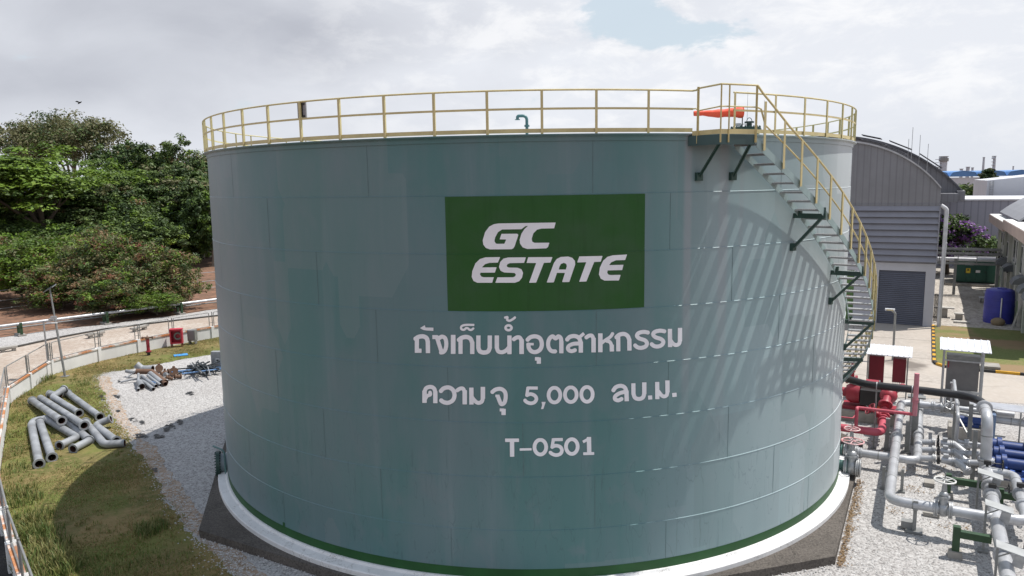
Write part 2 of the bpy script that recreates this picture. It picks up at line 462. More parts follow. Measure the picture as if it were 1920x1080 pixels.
SOLAR = mat('solar_cell', (0.02, 0.03, 0.07), 0.2)

LF_DARK = m_leaf('leaf_dark', (0.028, 0.054, 0.015), (0.048, 0.076, 0.024), 0.12); LF_MID = m_leaf('leaf_mid', (0.066, 0.116, 0.023), (0.098, 0.144, 0.038), 0.2)
LF_BRI = m_leaf('leaf_bright', (0.12, 0.21, 0.022), (0.18, 0.26, 0.04)); LF_OLV = m_leaf('leaf_olive', (0.125, 0.128, 0.055), (0.165, 0.16, 0.078))
LF_BRN = m_leaf('leaf_brown', (0.20, 0.115, 0.055), (0.25, 0.17, 0.09)); LF_RED = m_leaf('leaf_red', (0.19, 0.06, 0.04), (0.16, 0.08, 0.05))
LF_PUR = m_leaf('flower_purple', (0.24, 0.11, 0.34), (0.36, 0.22, 0.42)); GRASSB = m_leaf('grass_blade', (0.155, 0.195, 0.048), (0.24, 0.225, 0.09), 0.35); STRAW = m_leaf('dry_blade', (0.30, 0.22, 0.10), (0.36, 0.28, 0.14), 0.3)
COVER = mat('cover_grey', (0.37, 0.38, 0.38), 0.5, vs=2)
# ------------------------------------------------------------------ ground, roads, lawns (the setting)
rng = random.Random(5)


def sheet(name, pts, z, m, jit=0.0, step=0.8, seed=1, jit_from=None):
    """flat sheet; the edges are broken up by up to jit metres"""
    r = random.Random(seed); out = []
    n = len(pts)
    for i in range(n):
        a, b = Vector(pts[i][:2]), Vector(pts[(i+1) % n][:2]); L = (b-a).length
        rag = jit and (jit_from is None or i in jit_from)
        k = max(1, int(L/step)) if rag else 1
        nn = (b-a).orthogonal().normalized()
        for j in range(k):
            p = a.lerp(b, j/k)
            if rag and j: p = p+nn*jit*(mnoise.noise((p.x*0.7, p.y*0.7, seed))*1.4+r.uniform(-0.35, 0.35))
            out.append((p.x, p.y, z))
    mb = MB(); mb.poly(out); o = mb.build(name, m, smooth=False)
    return struct(o)


LITTER = m_ground('leaf_litter', (0.125, 0.078, 0.055), (0.070, 0.052, 0.036), (0.18, 0.105, 0.07), 0.09, 3.0, stone=(0.26, 0.14, 0.09), stone_scale=2.6)
GRAV = m_ground('white_gravel', (0.455, 0.445, 0.435), (0.395, 0.38, 0.37), (0.51, 0.50, 0.49), 0.25, 6.0, stone=(0.15, 0.14, 0.135), stone_scale=21.0, bump=0.4)


def lawn_patch(t, oc, c):
    dry = t.sm(t.noise(oc, 0.33, 5, 0.62, 0.5), 0.47, 0.60)
    c = t.mix(t.m('MULTIPLY', dry, 0.55), c, (0.29, 0.205, 0.095))
    gr = t.sm(t.noise(t.vmul(oc, (1, 1, 1)), 0.21, 4, 0.6, 0.2), 0.46, 0.62)
    tf = t.sm(t.noise(oc, 2.3, 5, 0.7, 0.4), 0.50, 0.66)
    c = t.mix(t.m('MULTIPLY', tf, 0.45), c, (0.085, 0.105, 0.030))
    return t.mix(t.m('MULTIPLY', gr, 0.75), c, (0.125, 0.155, 0.036))


LAWN = m_ground('lawn_grass', (0.158, 0.130, 0.052), (0.100, 0.108, 0.032), (0.215, 0.162, 0.076), 0.45, 5.0, bump=0.9, patch=lawn_patch)


def slab_patch(t, oc, c):
    blotch = t.sm(t.noise(oc, 0.5, 6, 0.65, 0.4), 0.55, 0.72)  # dark blotches scattered at random over the slab
    c = t.mix(t.m('MULTIPLY', blotch, 0.6), c, (0.06, 0.055, 0.05))
    cr = t.sm(t.m('ABSOLUTE', t.m('SUBTRACT', t.noise(oc, 0.7, 6, 0.7, 0.5), 0.5)), 0.008, 0.0)
    c = t.mix(t.m('MULTIPLY', cr, 0.7), c, (0.03, 0.028, 0.025))
    c = t.mix(t.m('MULTIPLY', t.sm(t.noise(oc, 22.0, 3, 0.7), 0.62, 0.7), 0.6), c, (0.26, 0.25, 0.235))
    return c


TARSLAB = m_ground('asphalt_slab', (0.105, 0.093, 0.083), (0.135, 0.12, 0.107), (0.068, 0.06, 0.054), 0.4, 16.0, patch=slab_patch, bump=0.5)


def yard_patch(t, oc, c):
    st = t.sm(t.noise(t.vmul(oc, (0.5, 1.4, 1)), 0.5, 6, 0.65, 0.6), 0.55, 0.72)
    c = t.mix(t.m('MULTIPLY', st, 0.42), c, (0.24, 0.215, 0.185))
    w1 = AB(13.1, 20.6); d = t.add('ShaderNodeVectorMath', operation='DISTANCE', ins={0: t.vmul(oc, (1, 0.8, 0)), 1: (w1.x, w1.y*0.8, 0)})
    wet = t.sm(t.m('ADD', d.outputs['Value'], t.m('MULTIPLY', t.noise(oc, 1.2, 4), 1.6)), 2.2, 1.3)
    return t.mix(t.m('MULTIPLY', wet, 0.75), c, (0.10, 0.085, 0.075))


YARD = m_ground('yard_concrete', (0.41, 0.365, 0.32), (0.355, 0.32, 0.285), (0.43, 0.39, 0.35), 0.2, 5.0, patch=yard_patch, bump=0.12)
ROADL = m_ground('dirt_road', (0.36, 0.30, 0.25), (0.44, 0.39, 0.34), (0.30, 0.235, 0.19), 0.3, 4.0, bump=0.3)
SAND = m_ground('alley_sand', (0.46, 0.425, 0.385), (0.38, 0.35, 0.31), (0.50, 0.47, 0.43), 0.25, 6.0, stone=(0.2, 0.18, 0.16), stone_scale=6.0, bump=0.5)
LAWN2 = m_ground('mown_grass', (0.15, 0.17, 0.06), (0.19, 0.18, 0.075), (0.115, 0.14, 0.042), 0.25, 7.0, bump=0.7,
                 patch=lambda t, oc, c: t.mix(t.sm(t.noise(t.vmul(oc, (1, 1, 1)), 0.16, 4, 0.6), 0.50, 0.60), c, (0.25, 0.175, 0.10)))

gmb = MB(); N = 64
c0 = gmb.pt((0, 0, GZ-0.06)); prev = None
rr = [60, 160, 500, 1500, 5000]; rows = [[gmb.pt((r*math.cos(2*math.pi*k/N), r*math.sin(2*math.pi*k/N), GZ-0.06)) for k in range(N)] for r in rr]
for k in range(N):
    k2 = (k+1) % N; gmb.face((c0, rows[0][k], rows[0][k2]))
    for i in range(len(rr)-1): gmb.face((rows[i][k], rows[i+1][k], rows[i+1][k2], rows[i][k2]))
struct(gmb.build('ground', LITTER, smooth=False))

wall_in = [G(560, 606), G(470, 621.5), G(400, 634), G(325, 647.5), G(262, 660.5), G(188, 677), G(99, 702), G(60, 728), G(20, 755.5)]
cap_near = [G(-6, 862, 0.3), G(12, 952, 0.3), G(27.7, 1016, 0.3), G(50, 1079, 0.3)]
wall_in += [Vector((p.x, p.y, GZ)) for p in cap_near]
e_ = (wall_in[-1]-wall_in[-2]).normalized(); wall_in.append(wall_in[-1]+e_*3.0); wall_in.append(wall_in[-1]+e_*3.0)

edge = [(470, 652), (414, 662), (385, 666), (265, 688), (205, 698), (183, 706), (190, 730), (200, 757), (210, 780), (228, 803), (240, 818), (262, 850), (290, 890), (312, 930), (330, 960), (362, 998), (390, 1030), (420, 1060), (440, 1080)]
lawn_pts = [G(*e) for e in edge]; lawn_pts.append(lawn_pts[-1]+(lawn_pts[-1]-lawn_pts[-2])*3.0)
n_e = len(lawn_pts)
lawn_pts = lawn_pts+[wall_in[-1]]+wall_in[::-1][1:]
sheet('gravel', [(p.x-1.2, p.y-0.3) for p in lawn_pts[:n_e]]+[(10, -26), AB(26, -14), AB(26, 15.8), AB(20, 15.0), AB(14.3, 13.7), AB(9.5, 11.6), AB(0, 12.5), (-8, 22)], GZ-0.012, GRAV)
sheet('lawn', lawn_pts, GZ, LAWN, 0.20, 0.22, 3, set(range(n_e-1)))
sheet('dirt_edge', [lawn_pts[i] for i in range(5, n_e)]+[lawn_pts[i]+Vector((0.55, 0.25, 0)) for i in range(n_e-1, 4, -1)], GZ-0.006,
      m_ground('bare_soil', (0.30, 0.20, 0.13), (0.24, 0.17, 0.11), (0.36, 0.27, 0.20), 0.6, 8.0, stone=(0.45, 0.42, 0.39), stone_scale=9.0), 0.18, 0.22, 8)
sheet('yard', [AB(-30, 13), AB(0, 12.5), AB(9.5, 11.6), AB(14.3, 13.7), AB(20, 15.0), AB(60, 16.5), AB(60, 20.4), AB(15.6, 20.4), AB(14.9, 20.6), AB(14.5, 21.3), AB(14.45, 33.4), AB(-30, 33.4)], GZ-0.004, YARD)
jm = GB()
for b in (17.0, 22.5, 28.0): jm.box((0, b, GZ), (28.8, 0.025, 0.004))
jm.box((9.6, 23.2, GZ+0.002), (0.03, 19.5, 0.004))
struct(jm.build('yard_joints', mat('joint_dirt', (0.16, 0.14, 0.12), 0.95), smooth=False))
sheet('grass_plot', [AB(14.75, 21.0), AB(15.6, 20.55), AB(40, 20.55), AB(40, 34), AB(14.6, 34.0), AB(14.6, 21.4)], GZ+0.07, LAWN2)
sheet('alley', [AB(14.4, 33.7), AB(20.4, 33.7), AB(20.4, 80), AB(14.4, 80)], GZ+0.076, SAND, 0.12, 0.5, 4, {0})
# kerb of black and yellow blocks round the plot
kp = bend([AB(14.5, 33.5), AB(14.5, 20.5), AB(40, 20.5)], 1.3, 8)
kb = MB(); acc = 0.0; seg_l = 0.62
P = [Vector((p.x, p.y, 0)) for p in kp]
L = [0.0]
for i in range(1, len(P)): L.append(L[-1]+(P[i]-P[i-1]).length)
def along(s):
    for i in range(1, len(P)):
        if L[i] >= s: return P[i-1].lerp(P[i], (s-L[i-1])/max(L[i]-L[i-1], 1e-6))
    return P[-1]
s = 0.0; i = 0
while s < L[-1]-seg_l:
    a, b = along(s), along(s+seg_l-0.02); kb.m = i % 2
    kb.bar((a.x, a.y, GZ+0.03), (b.x, b.y, GZ+0.03), 0.16, 0.20); s += seg_l; i += 1
    if s > 14: seg_l = 1.1
struct(kb.build('kerb', [KERBY, KERBK], smooth=False))

# left of the wall: road, dark kerb, gravel verge
kerb_l = [G(-160, 692), G(0, 657), G(115, 632), G(197, 617), G(320, 602), G(407, 592), G(520, 580)]
verge_l = [G(-160, 664), G(0, 632), G(115, 616), G(197, 608), G(335, 590), G(407, 579), G(520, 567)]
wo_ = []
for i, p in enumerate(wall_in):
    a = wall_in[max(i-1, 0)]; b = wall_in[min(i+1, len(wall_in)-1)]; d = (b-a); nn = Vector((d.y, -d.x, 0)).normalized()
    if nn.dot(Vector((p.x, p.y, 0))) < 0: nn = -nn
    wo_.append(p+nn*0.1)
sheet('road', kerb_l[::-1]+[G(-160, 692)+Vector((3, -22, 0)), Vector((-24, -22, GZ))]+[p for p in wo_[::-1]], GZ-0.03, ROADL)
ck = MB()
for a, b in zip(kerb_l, kerb_l[1:]): ck.bar(a+Vector((0, 0, -0.02)), b+Vector((0, 0, -0.02)), 0.28, 0.16)
struct(ck.build('road_kerb', mat('kerb_tar', (0.055, 0.05, 0.045), 0.9, vs=2), smooth=False))
dk = [p for p in wo_[-6:]]; dko = [Vector((p.x, p.y, 0))+Vector((-3.2, -2.6, 0)) for p in dk]
sheet('asphalt_lane', dk+dko[::-1], GZ-0.024, m_ground('dark_asphalt', (0.035, 0.034, 0.034), (0.05, 0.047, 0.045), (0.028, 0.027, 0.027), 0.5, 12.0))
sheet('verge', kerb_l+verge_l[::-1], GZ-0.02, GRAV, 0.25, 0.8, 9, set(range(len(kerb_l), len(kerb_l)+len(verge_l))))
sheet('clearing', [G(330, 482), G(470, 482), G(470, 458), G(345, 455)], GZ-0.04, m_ground('pale_dirt', (0.42, 0.34, 0.27), (0.36, 0.29, 0.22), (0.45, 0.38, 0.3)), 1.0, 2.0, 5)

# ------------------------------------------------------------------ the storage tank
R0 = 11.5
Z_C = [11.0417, 9.6476, 8.2538, 6.85, 5.4629, 4.0692, 2.6721, 1.2711, -0.02]   # course joints, top to bottom


def Rz(z):
    for i in range(8):
        if z >= Z_C[i+1]: return R0-0.012+0.008*i
    return R0+0.05


tank = thing('storage_tank', 'huge round grey-green steel water tank with yellow railing and white lettering', 'tank', (0, 0, GZ))
mb = MB(); prof = []
for i in range(8):
    r = R0-0.012+0.008*i
    prof += [(r, Z_C[i]-(0.0 if i == 0 else 0.006)), (r, Z_C[i+1]+0.014)]
    if i < 7: prof += [(r+0.015, Z_C[i+1]-0.001)]                  # weld bead on the joint
mb.lathe(prof, 0, 360, 288, True)
mb.m = 1
for i in range(8):                                                # upright welds, staggered by a third of a plate
    off = (-47.6, -37.8, -28.5, -47.2, -37.8, -28.6, -47.4, -37.9)[i]; r = R0-0.012+0.008*i
    for k in range(13):
        d = off+k*360/13; w_ = 0.032
        if i in (1, 2) and -10.3 < ((d+180) % 360)-180 < 14.6: continue
        mb.lathe([(r+0.004, Z_C[i]-0.01), (r+0.004, Z_C[i+1]+0.004)], d-w_, d+w_, 1)
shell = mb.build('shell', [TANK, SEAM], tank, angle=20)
mb = MB(); mb.lathe([(11.56, 11.045), (8, 11.26), (4, 11.48), (0.01, 11.72)], 0, 360, 96, True); mb.build('roof', PALEG, tank)
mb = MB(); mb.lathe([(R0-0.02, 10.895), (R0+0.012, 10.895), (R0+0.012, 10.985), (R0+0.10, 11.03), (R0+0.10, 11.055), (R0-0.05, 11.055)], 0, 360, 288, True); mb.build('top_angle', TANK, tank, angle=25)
mb = MB(); mb.lathe([(Rz(0.2)+0.006, -0.012), (Rz(0.2)+0.006, 0.2365)], 0, 360, 288, True)
mb.box(CYL(Rz(0.2)+0.005, -38.2, 0.29), (0.10, 0.004, 0.12), R_(-38.2)); mb.build('base_band', GREENB, tank)
mb = MB(); mb.lathe([(R0+0.02, -0.012), (R0+0.10, -0.016), (R0+0.14, -0.075), (R0+0.36, -0.115), (R0+0.385, -0.14), (R0+0.385, -0.27)], 0, 360, 256, True); mb.build('foundation_ring', WHITEP, tank, angle=25)
oct_ = [(12.0*math.cos(R_(22.5+45*k))/math.cos(R_(22.5)), 12.0*math.sin(R_(22.5+45*k))/math.cos(R_(22.5))) for k in range(8)]
mb = GB(); mb.prism(oct_, GZ-0.3, -0.26); struct(mb.build('tank_slab', TARSLAB, smooth=False))

# painted sign panel
rp = lambda z: Rz(z)+0.005
mb = MB(); mb.lathe([(rp(9.6), 9.634), (rp(9.6), 8.269), (rp(9.6)+0.015, 8.253), (rp(8.0), 8.247), (rp(8.0), 6.868)], -9.87, 14.25, 40); panel = mb.build('sign_panel', GREENP, tank, angle=25)


def onshell(px, py, dr):
    d = ray(px, py); r = R0
    for _ in range(3):
        A = d.x*d.x+d.y*d.y; B = EYE.y*d.y; Cc = EYE.y**2-r*r
        t = (-B-math.sqrt(max(B*B-A*Cc, 0)))/A; p = EYE+d*t
        r = Rz(p.z)+dr
    return p


def sd_seg(X, Y, a, b, hw, butt):
    """signed distance to a stroke from a to b; butt = (flat start, flat end)"""
    ax, ay = a; bx, by = b; L_ = math.hypot(bx-ax, by-ay); ux, uy = (bx-ax)/L_, (by-ay)/L_
    s = (X-ax)*ux+(Y-ay)*uy; n = np.abs((X-ax)*-uy+(Y-ay)*ux)
    dbox = np.maximum(n-hw, np.maximum(-s, s-L_))
    out = dbox
    if not butt[0]: out = np.minimum(out, np.hypot(X-ax, Y-ay)-hw)
    if not butt[1]: out = np.minimum(out, np.hypot(X-bx, Y-by)-hw)
    return out


def sd_poly(X, Y, pts):
    d = np.full(X.shape, 1e9); ins = np.zeros(X.shape, bool); n = len(pts)
    for i in range(n):
        ax, ay = pts[i]; bx, by = pts[(i+1) % n]; ex, ey = bx-ax, by-ay
        t = np.clip(((X-ax)*ex+(Y-ay)*ey)/(ex*ex+ey*ey+1e-9), 0, 1)
        d = np.minimum(d, np.hypot(X-ax-t*ex, Y-ay-t*ey))
        c = ((ay > Y) != (by > Y)) & (X < ex*(Y-ay)/(ey if abs(ey) > 1e-9 else 1e-9)+ax); ins ^= c
    return np.where(ins, -d, d)


def smooth_line(pts, n=4):
    """Catmull-Rom through the points"""
    if len(pts) < 3: return pts
    P_ = [pts[0]]+list(pts)+[pts[-1]]; out = []
    for i in range(1, len(P_)-2):
        p0, p1, p2, p3 = P_[i-1:i+3]
        for k in range(n):
            t = k/n
            out.append(tuple(0.5*((2*p1[j])+(-p0[j]+p2[j])*t+(2*p0[j]-5*p1[j]+4*p2[j]-p3[j])*t*t+(-p0[j]+3*p1[j]-3*p2[j]+p3[j])*t**3) for j in (0, 1)))
    out.append(tuple(pts[-1])); return out


def lettering(name, prims, org, k, cell, dr=0.011):
    """prims in enlarged photograph units; org/k bring them back; shapes are united, then outlined on the shell"""
    xs, ys = [], []
    for p in prims:
        for q in p[1]: xs.append(q[0]); ys.append(q[1])
    x0, x1, y0, y1 = min(xs)-70, max(xs)+70, min(ys)-70, max(ys)+70
    gx = np.arange(x0, x1, cell); gy = np.arange(y0, y1, cell); X, Y = np.meshgrid(gx, gy); D = np.full(X.shape, 1e9)
    for p in prims:
        pts = p[1]
        bx0, bx1 = min(q[0] for q in pts)-60, max(q[0] for q in pts)+60; by0, by1 = min(q[1] for q in pts)-60, max(q[1] for q in pts)+60
        sl = (slice(max(0, int((by0-y0)/cell)), int((by1-y0)/cell)+2), slice(max(0, int((bx0-x0)/cell)), int((bx1-x0)/cell)+2))
        Xs, Ys = X[sl], Y[sl]
        if p[0] == 'poly': d = sd_poly(Xs, Ys, pts)
        elif p[0] == 'hole': D[sl] = np.maximum(D[sl], -sd_poly(Xs, Ys, pts)); continue
        elif p[0] == 'oval':
            (cx, cy), (rx, ry) = pts[0], p[2]; t = np.linspace(0, 2*math.pi, 41)
            q = [(cx+rx*math.cos(a), cy+ry*math.sin(a)) for a in t]; d = np.full(Xs.shape, 1e9)
            for a, b in zip(q, q[1:]): d = np.minimum(d, sd_seg(Xs, Ys, a, b, p[3]/2, (False, False)))
        else:
            q = smooth_line(pts) if p[0] == 's' else pts; d = np.full(Xs.shape, 1e9)
            for i, (a, b) in enumerate(zip(q, q[1:])): d = np.minimum(d, sd_seg(Xs, Ys, a, b, p[2]/2, (i == 0, i == len(q)-2)))
        D[sl] = np.minimum(D[sl], d)
    mbl = MB(); vid = {}
    def vert(key, x, y):
        if key not in vid: vid[key] = mbl.pt(onshell(org[0]+x/k, org[1]+y/k, dr))
        return vid[key]
    H, W_ = D.shape
    ins = D < 0
    act = ins[:-1, :-1] | ins[1:, :-1] | ins[:-1, 1:] | ins[1:, 1:]
    for j, i in np.argwhere(act):
        c = ((i, j), (i+1, j), (i+1, j+1), (i, j+1)); poly = []
        for a, b in zip(c, c[1:]+c[:1]):
            da, db = D[a[1], a[0]], D[b[1], b[0]]
            if da < 0: poly.append(vert(a, gx[a[0]], gy[a[1]]))
            if (da < 0) != (db < 0):
                t = da/(da-db); key = (min(a, b), max(a, b))
                poly.append(vert(key, gx[a[0]]+(gx[b[0]]-gx[a[0]])*t, gy[a[1]]+(gy[b[1]]-gy[a[1]])*t))
        if len(poly) >= 3: mbl.face(poly[::-1])
    return mbl.build(name, WHITEL, tank, smooth=False)


S = lambda pts, w_=29: ('s', pts, w_)          # curved stroke
Lp = lambda pts, w_=29: ('l', pts, w_)         # straight strokes
line1 = [S([(64, 199), (88, 184), (118, 180), (142, 192), (150, 218)]), Lp([(150, 212), (151, 292)]), Lp([(77, 196), (77, 290)], 28), Lp([(77, 276), (108, 276)], 28),
  ('poly', [(98, 125), (130, 105), (134, 121), (187, 122), (187, 144), (140, 141), (118, 137)]),
  Lp([(180, 185), (210, 185), (243, 290)], 27), S([(221, 196), (243, 182), (265, 192), (273, 225), (269, 262), (254, 284), (234, 288)], 27),
  Lp([(319, 170), (319, 297)], 31),
  S([(354, 207), (376, 190), (408, 184), (434, 196), (446, 224)]), Lp([(446, 216), (446, 298)]), Lp([(368, 200), (368, 297)], 28),
  S([(460, 104), (400, 104), (374, 114), (374, 132), (392, 136), (404, 126), (416, 126), (428, 136), (442, 136), (455, 126)], 15),
  Lp([(487, 174), (487, 262)]), S([(487, 255), (497, 280), (525, 288), (552, 280), (563, 255)]), Lp([(563, 174), (563, 262)]),
  Lp([(610, 174), (610, 262)]), S([(610, 255), (620, 280), (645, 286), (672, 274), (694, 250)], 27), Lp([(694, 174), (694, 299)]),
  ('oval', [(688, 123)], (20, 16), 17), S([(662, 56), (680, 52), (679, 70), (695, 76), (716, 66), (733, 52)], 16),
  S([(720, 202), (742, 188), (762, 188), (775, 208)], 27), Lp([(775, 200), (775, 298)], 31),
  S([(812, 206), (834, 186), (868, 180), (898, 194), (910, 230), (900, 266), (872, 284), (842, 280), (824, 258), (820, 230)], 28), Lp([(808, 232), (856, 232)], 17),
  Lp([(864, 330), (893, 330)], 24), Lp([(890, 320), (890, 363)], 28),
  S([(1004, 280), (975, 278), (956, 255), (952, 222), (962, 194), (982, 180), (1002, 194), (1020, 180), (1036, 192), (1040, 220)], 27), Lp([(1040, 212), (1040, 293)]),
  S([(1076, 205), (1096, 184), (1130, 178), (1158, 192), (1170, 225)], 28), Lp([(1170, 215), (1170, 289)]), S([(1168, 228), (1120, 230), (1088, 246), (1086, 268), (1108, 279), (1136, 270)], 26), Lp([(1158, 188), (1192, 160)], 22),
  S([(1203, 190), (1224, 176), (1244, 176), (1254, 196)], 26), Lp([(1255, 190), (1255, 287)], 30),
  Lp([(1300, 160), (1300, 286)], 30), S([(1300, 232), (1330, 208), (1366, 184), (1384, 158)], 22), S([(1340, 210), (1364, 218), (1376, 244)], 24), Lp([(1376, 236), (1377, 281)], 29),
  S([(1404, 190), (1426, 170), (1458, 164), (1482, 178), (1493, 204)], 28), Lp([(1493, 196), (1494, 275)]), Lp([(1419, 182), (1420, 280)], 28),
  S([(1622, 156), (1590, 150), (1556, 158), (1544, 176), (1560, 194), (1596, 206), (1611, 226), (1600, 248), (1570, 257), (1546, 252), (1530, 238)], 27),
  S([(1732, 148), (1700, 142), (1664, 150), (1652, 168), (1668, 186), (1704, 198), (1720, 216), (1709, 238), (1680, 248), (1656, 243), (1640, 230)], 27),
  Lp([(1764, 130), (1765, 252)], 29), Lp([(1831, 123), (1831, 212)], 29), S([(1831, 205), (1824, 230), (1802, 238), (1782, 226), (1766, 204)], 26)]
lettering('lettering', line1, (760, 580), 3.5556, 2.6)
line2 = [Lp([(128, 115), (128, 197)], 30), S([(128, 122), (140, 98), (170, 90), (192, 102), (200, 128)], 27), Lp([(200, 120), (200, 199)], 29), S([(132, 172), (146, 150), (166, 142), (164, 124)], 24),
  S([(234, 122), (256, 100), (290, 94), (318, 112), (328, 147), (316, 180), (286, 196), (256, 192), (236, 178)], 28),
  S([(343, 116), (364, 102), (384, 102), (394, 120)], 26), Lp([(396, 112), (396, 207)], 30),
  Lp([(440, 95), (441, 208)], 29), Lp([(517, 90), (517, 170)], 30), S([(517, 160), (510, 188), (486, 197), (464, 184), (444, 158)], 26),
  S([(576, 128), (602, 108), (638, 104), (664, 124), (669, 160), (660, 196), (640, 205), (628, 184), (616, 150)], 27), Lp([(600, 150), (628, 150)], 17),
  Lp([(629, 244), (658, 244)], 20), Lp([(655, 236), (655, 278)], 29),
  Lp([(883, 98), (812, 98)], 21), Lp([(818, 92), (809, 150)], 21), S([(806, 148), (834, 138), (862, 148), (874, 170), (862, 192), (836, 200), (810, 192), (796, 178)], 24),
  ('poly', [(908, 190), (936, 190), (920, 238), (904, 238), (912, 212)]),
  ('oval', [(994, 145)], (39, 49), 25), ('oval', [(1103, 142)], (39, 49), 25), ('oval', [(1211, 140)], (38, 49), 25),
  S([(1384, 118), (1404, 92), (1438, 83), (1464, 96), (1474, 124)], 27), Lp([(1474, 115), (1476, 186)], 29), S([(1472, 122), (1430, 132), (1400, 152), (1398, 172), (1420, 180), (1446, 168)], 26),
  Lp([(1520, 66), (1521, 142)], 28), S([(1521, 135), (1531, 162), (1558, 171), (1584, 160), (1593, 132)], 27), Lp([(1593, 60), (1593, 140)], 29),
  Lp([(1618, 162), (1646, 160)], 27), Lp([(1679, 57), (1680, 172)], 28), Lp([(1747, 47), (1748, 126)], 29), S([(1748, 118), (1742, 146), (1722, 154), (1704, 142), (1686, 118)], 25), Lp([(1779, 145), (1809, 142)], 27)]
for lo, hi in ((0, 740), (740, 1330), (1330, 2000)): lettering('lettering', [q for q in line2 if lo <= q[1][0][0] < hi], (760, 700), 3.5556, 2.6)
line3 = [Lp([(665, 446), (758, 446)], 23), Lp([(711, 436), (712, 556)], 29), Lp([(762, 508), (842, 506)], 16), ('oval', [(900, 492)], (39, 49), 25),
  Lp([(1050, 441), (984, 442)], 21), Lp([(988, 434), (978, 496)], 22), S([(974, 494), (1002, 482), (1032, 490), (1044, 513), (1034, 536), (1006, 545), (980, 538), (965, 526)], 24),
  ('oval', [(1110, 488)], (39, 49), 25), Lp([(1224, 424), (1226, 540)], 29), Lp([(1184, 458), (1228, 433)], 19), Lp([(1186, 536), (1259, 534)], 19)]
lettering('lettering', line3, (760, 700), 3.5556, 2.6)
logo = [('poly', [(685, 350), (655, 373), (505, 375), (472, 396), (450, 438), (445, 466), (455, 484), (468, 487), (522, 486), (537, 453), (485, 452), (500, 409), (622, 408), (631, 416), (629, 425), (602, 506), (592, 522), (578, 529), (410, 530), (378, 519), (358, 492), (353, 460), (372, 396), (404, 353), (440, 334), (475, 328),
   (922, 321), (910, 366), (810, 368), (776, 377), (748, 405), (735, 448), (740, 470), (758, 479), (873, 478), (862, 512), (848, 522), (700, 527), (664, 514), (644, 484), (641, 455), (655, 408), (678, 372), (708, 346)]),
  ('poly', [(490, 590), (472, 633), (405, 635), (372, 645), (346, 671), (462, 669), (448, 711), (336, 712), (332, 726), (343, 742), (362, 747), (440, 747), (427, 790), (312, 790), (282, 776), (268, 745), (272, 700), (296, 640), (332, 605), (376, 592)]),
  ('poly', [(690, 592), (676, 635), (565, 637), (547, 645), (540, 658), (546, 668), (562, 672), (625, 673), (655, 685), (668, 712), (660, 750), (638, 778), (604, 790), (452, 790), (468, 748), (590, 747), (606, 740), (612, 726), (602, 714), (520, 710), (492, 696), (480, 668), (490, 628), (515, 602), (550, 593)]),
  ('poly', [(708, 591), (897, 590), (881, 633), (830, 635), (770, 789), (715, 790), (770, 636), (695, 636)]),
  ('poly', [(852, 788), (908, 636), (930, 605), (962, 589), (1020, 586), (1052, 596), (1072, 620), (1074, 648), (1028, 784), (972, 785), (994, 713), (932, 713), (907, 787)]), ('hole', [(946, 687), (1001, 687), (1009, 660), (1004, 643), (985, 635), (962, 644), (952, 663)]),
  ('poly', [(1106, 585), (1287, 581), (1273, 626), (1222, 628), (1161, 780), (1105, 782), (1160, 630), (1089, 632)]),
  ('poly', [(1478, 570), (1463, 613), (1392, 615), (1356, 630), (1337, 653), (1450, 650), (1440, 691), (1327, 694), (1323, 712), (1334, 727), (1350, 730), (1428, 728), (1415, 772), (1302, 773), (1273, 758), (1259, 725), (1266, 672), (1292, 618), (1325, 588), (1368, 576)])]
lettering('logo_lettering', logo, (820, 340), 4.1548, 3.0, 0.012)

# roof fittings
mb = MB(); mb.tube(bend([(0.02, 0, 11.72), (0.02, 0, 12.50), (-0.34, 0, 12.50), (-0.34, 0, 12.36)], 0.18, 10), 0.058, 14, True)
mb.ring((0.02, 0, 12.12), (0, 0, 1), 0.10, 0.07, 16); mb.ring((-0.34, 0, 12.36), (0, 0, 1), 0.10, 0.025, 16)
mb.build('vent_pipe', mat('teal_paint', (0.085, 0.20, 0.21), 0.4), tank)
h0 = Vector((7.30, -3.3, 10.83+0.66*(1-8.0/11.5)))
mb = MB(); mb.ring(h0+Vector((0.15, 0, 0.30)), (0, 0, 1), 0.42, 0.60, 26); mb.ring(h0+Vector((0.15, 0, 0.58)), (0, 0, 1), 0.52, 0.05, 26); mb.ring(h0+Vector((0.15, 0, 0.64)), (0, 0, 1), 0.50, 0.04, 26)
for k in range(20): a = k*math.pi/10; mb.tube([h0+Vector((0.15+0.47*math.cos(a), 0.47*math.sin(a), z)) for z in (0.53, 0.70)], 0.02, 6)
mb.tube([h0+Vector((-0.05, -0.2, 0.66)), h0+Vector((-0.05, -0.2, 0.76)), h0+Vector((0.1, -0.2, 0.76)), h0+Vector((0.1, -0.2, 0.66))], 0.013, 6)
mb.tube([h0+Vector((0.30, 0.1, 0.6)), h0+Vector((0.30, 0.1, 0.80))], 0.09, 12); mb.ring(h0+Vector((0.30, 0.1, 0.84)), (0, 0, 1), 0.16, 0.05, 16)
mb.tube([h0+Vector((0.30+0.09*math.cos(a), 0.1, 0.85+0.14*abs(math.sin(a)))) for a in np.linspace(0, math.pi, 9)], 0.012, 6)
mb.build('roof_hatch', STEELG, tank)
mb = MB(); c = Vector((8.9, 3.0, 11.35)); mb.tube([c, c+Vector((0, 0, 0.9))], 0.035, 8); mb.tube([c+Vector((0, 0, 0.88)), c+Vector((0.02, 0, 0.9)), c+Vector((0.5, 0, 0.35))], 0.03, 8)
mb.box(c+Vector((0.05, 0, 0.9)), (0.2, 0.16, 0.1)); mb.build('davit', GALV, tank)
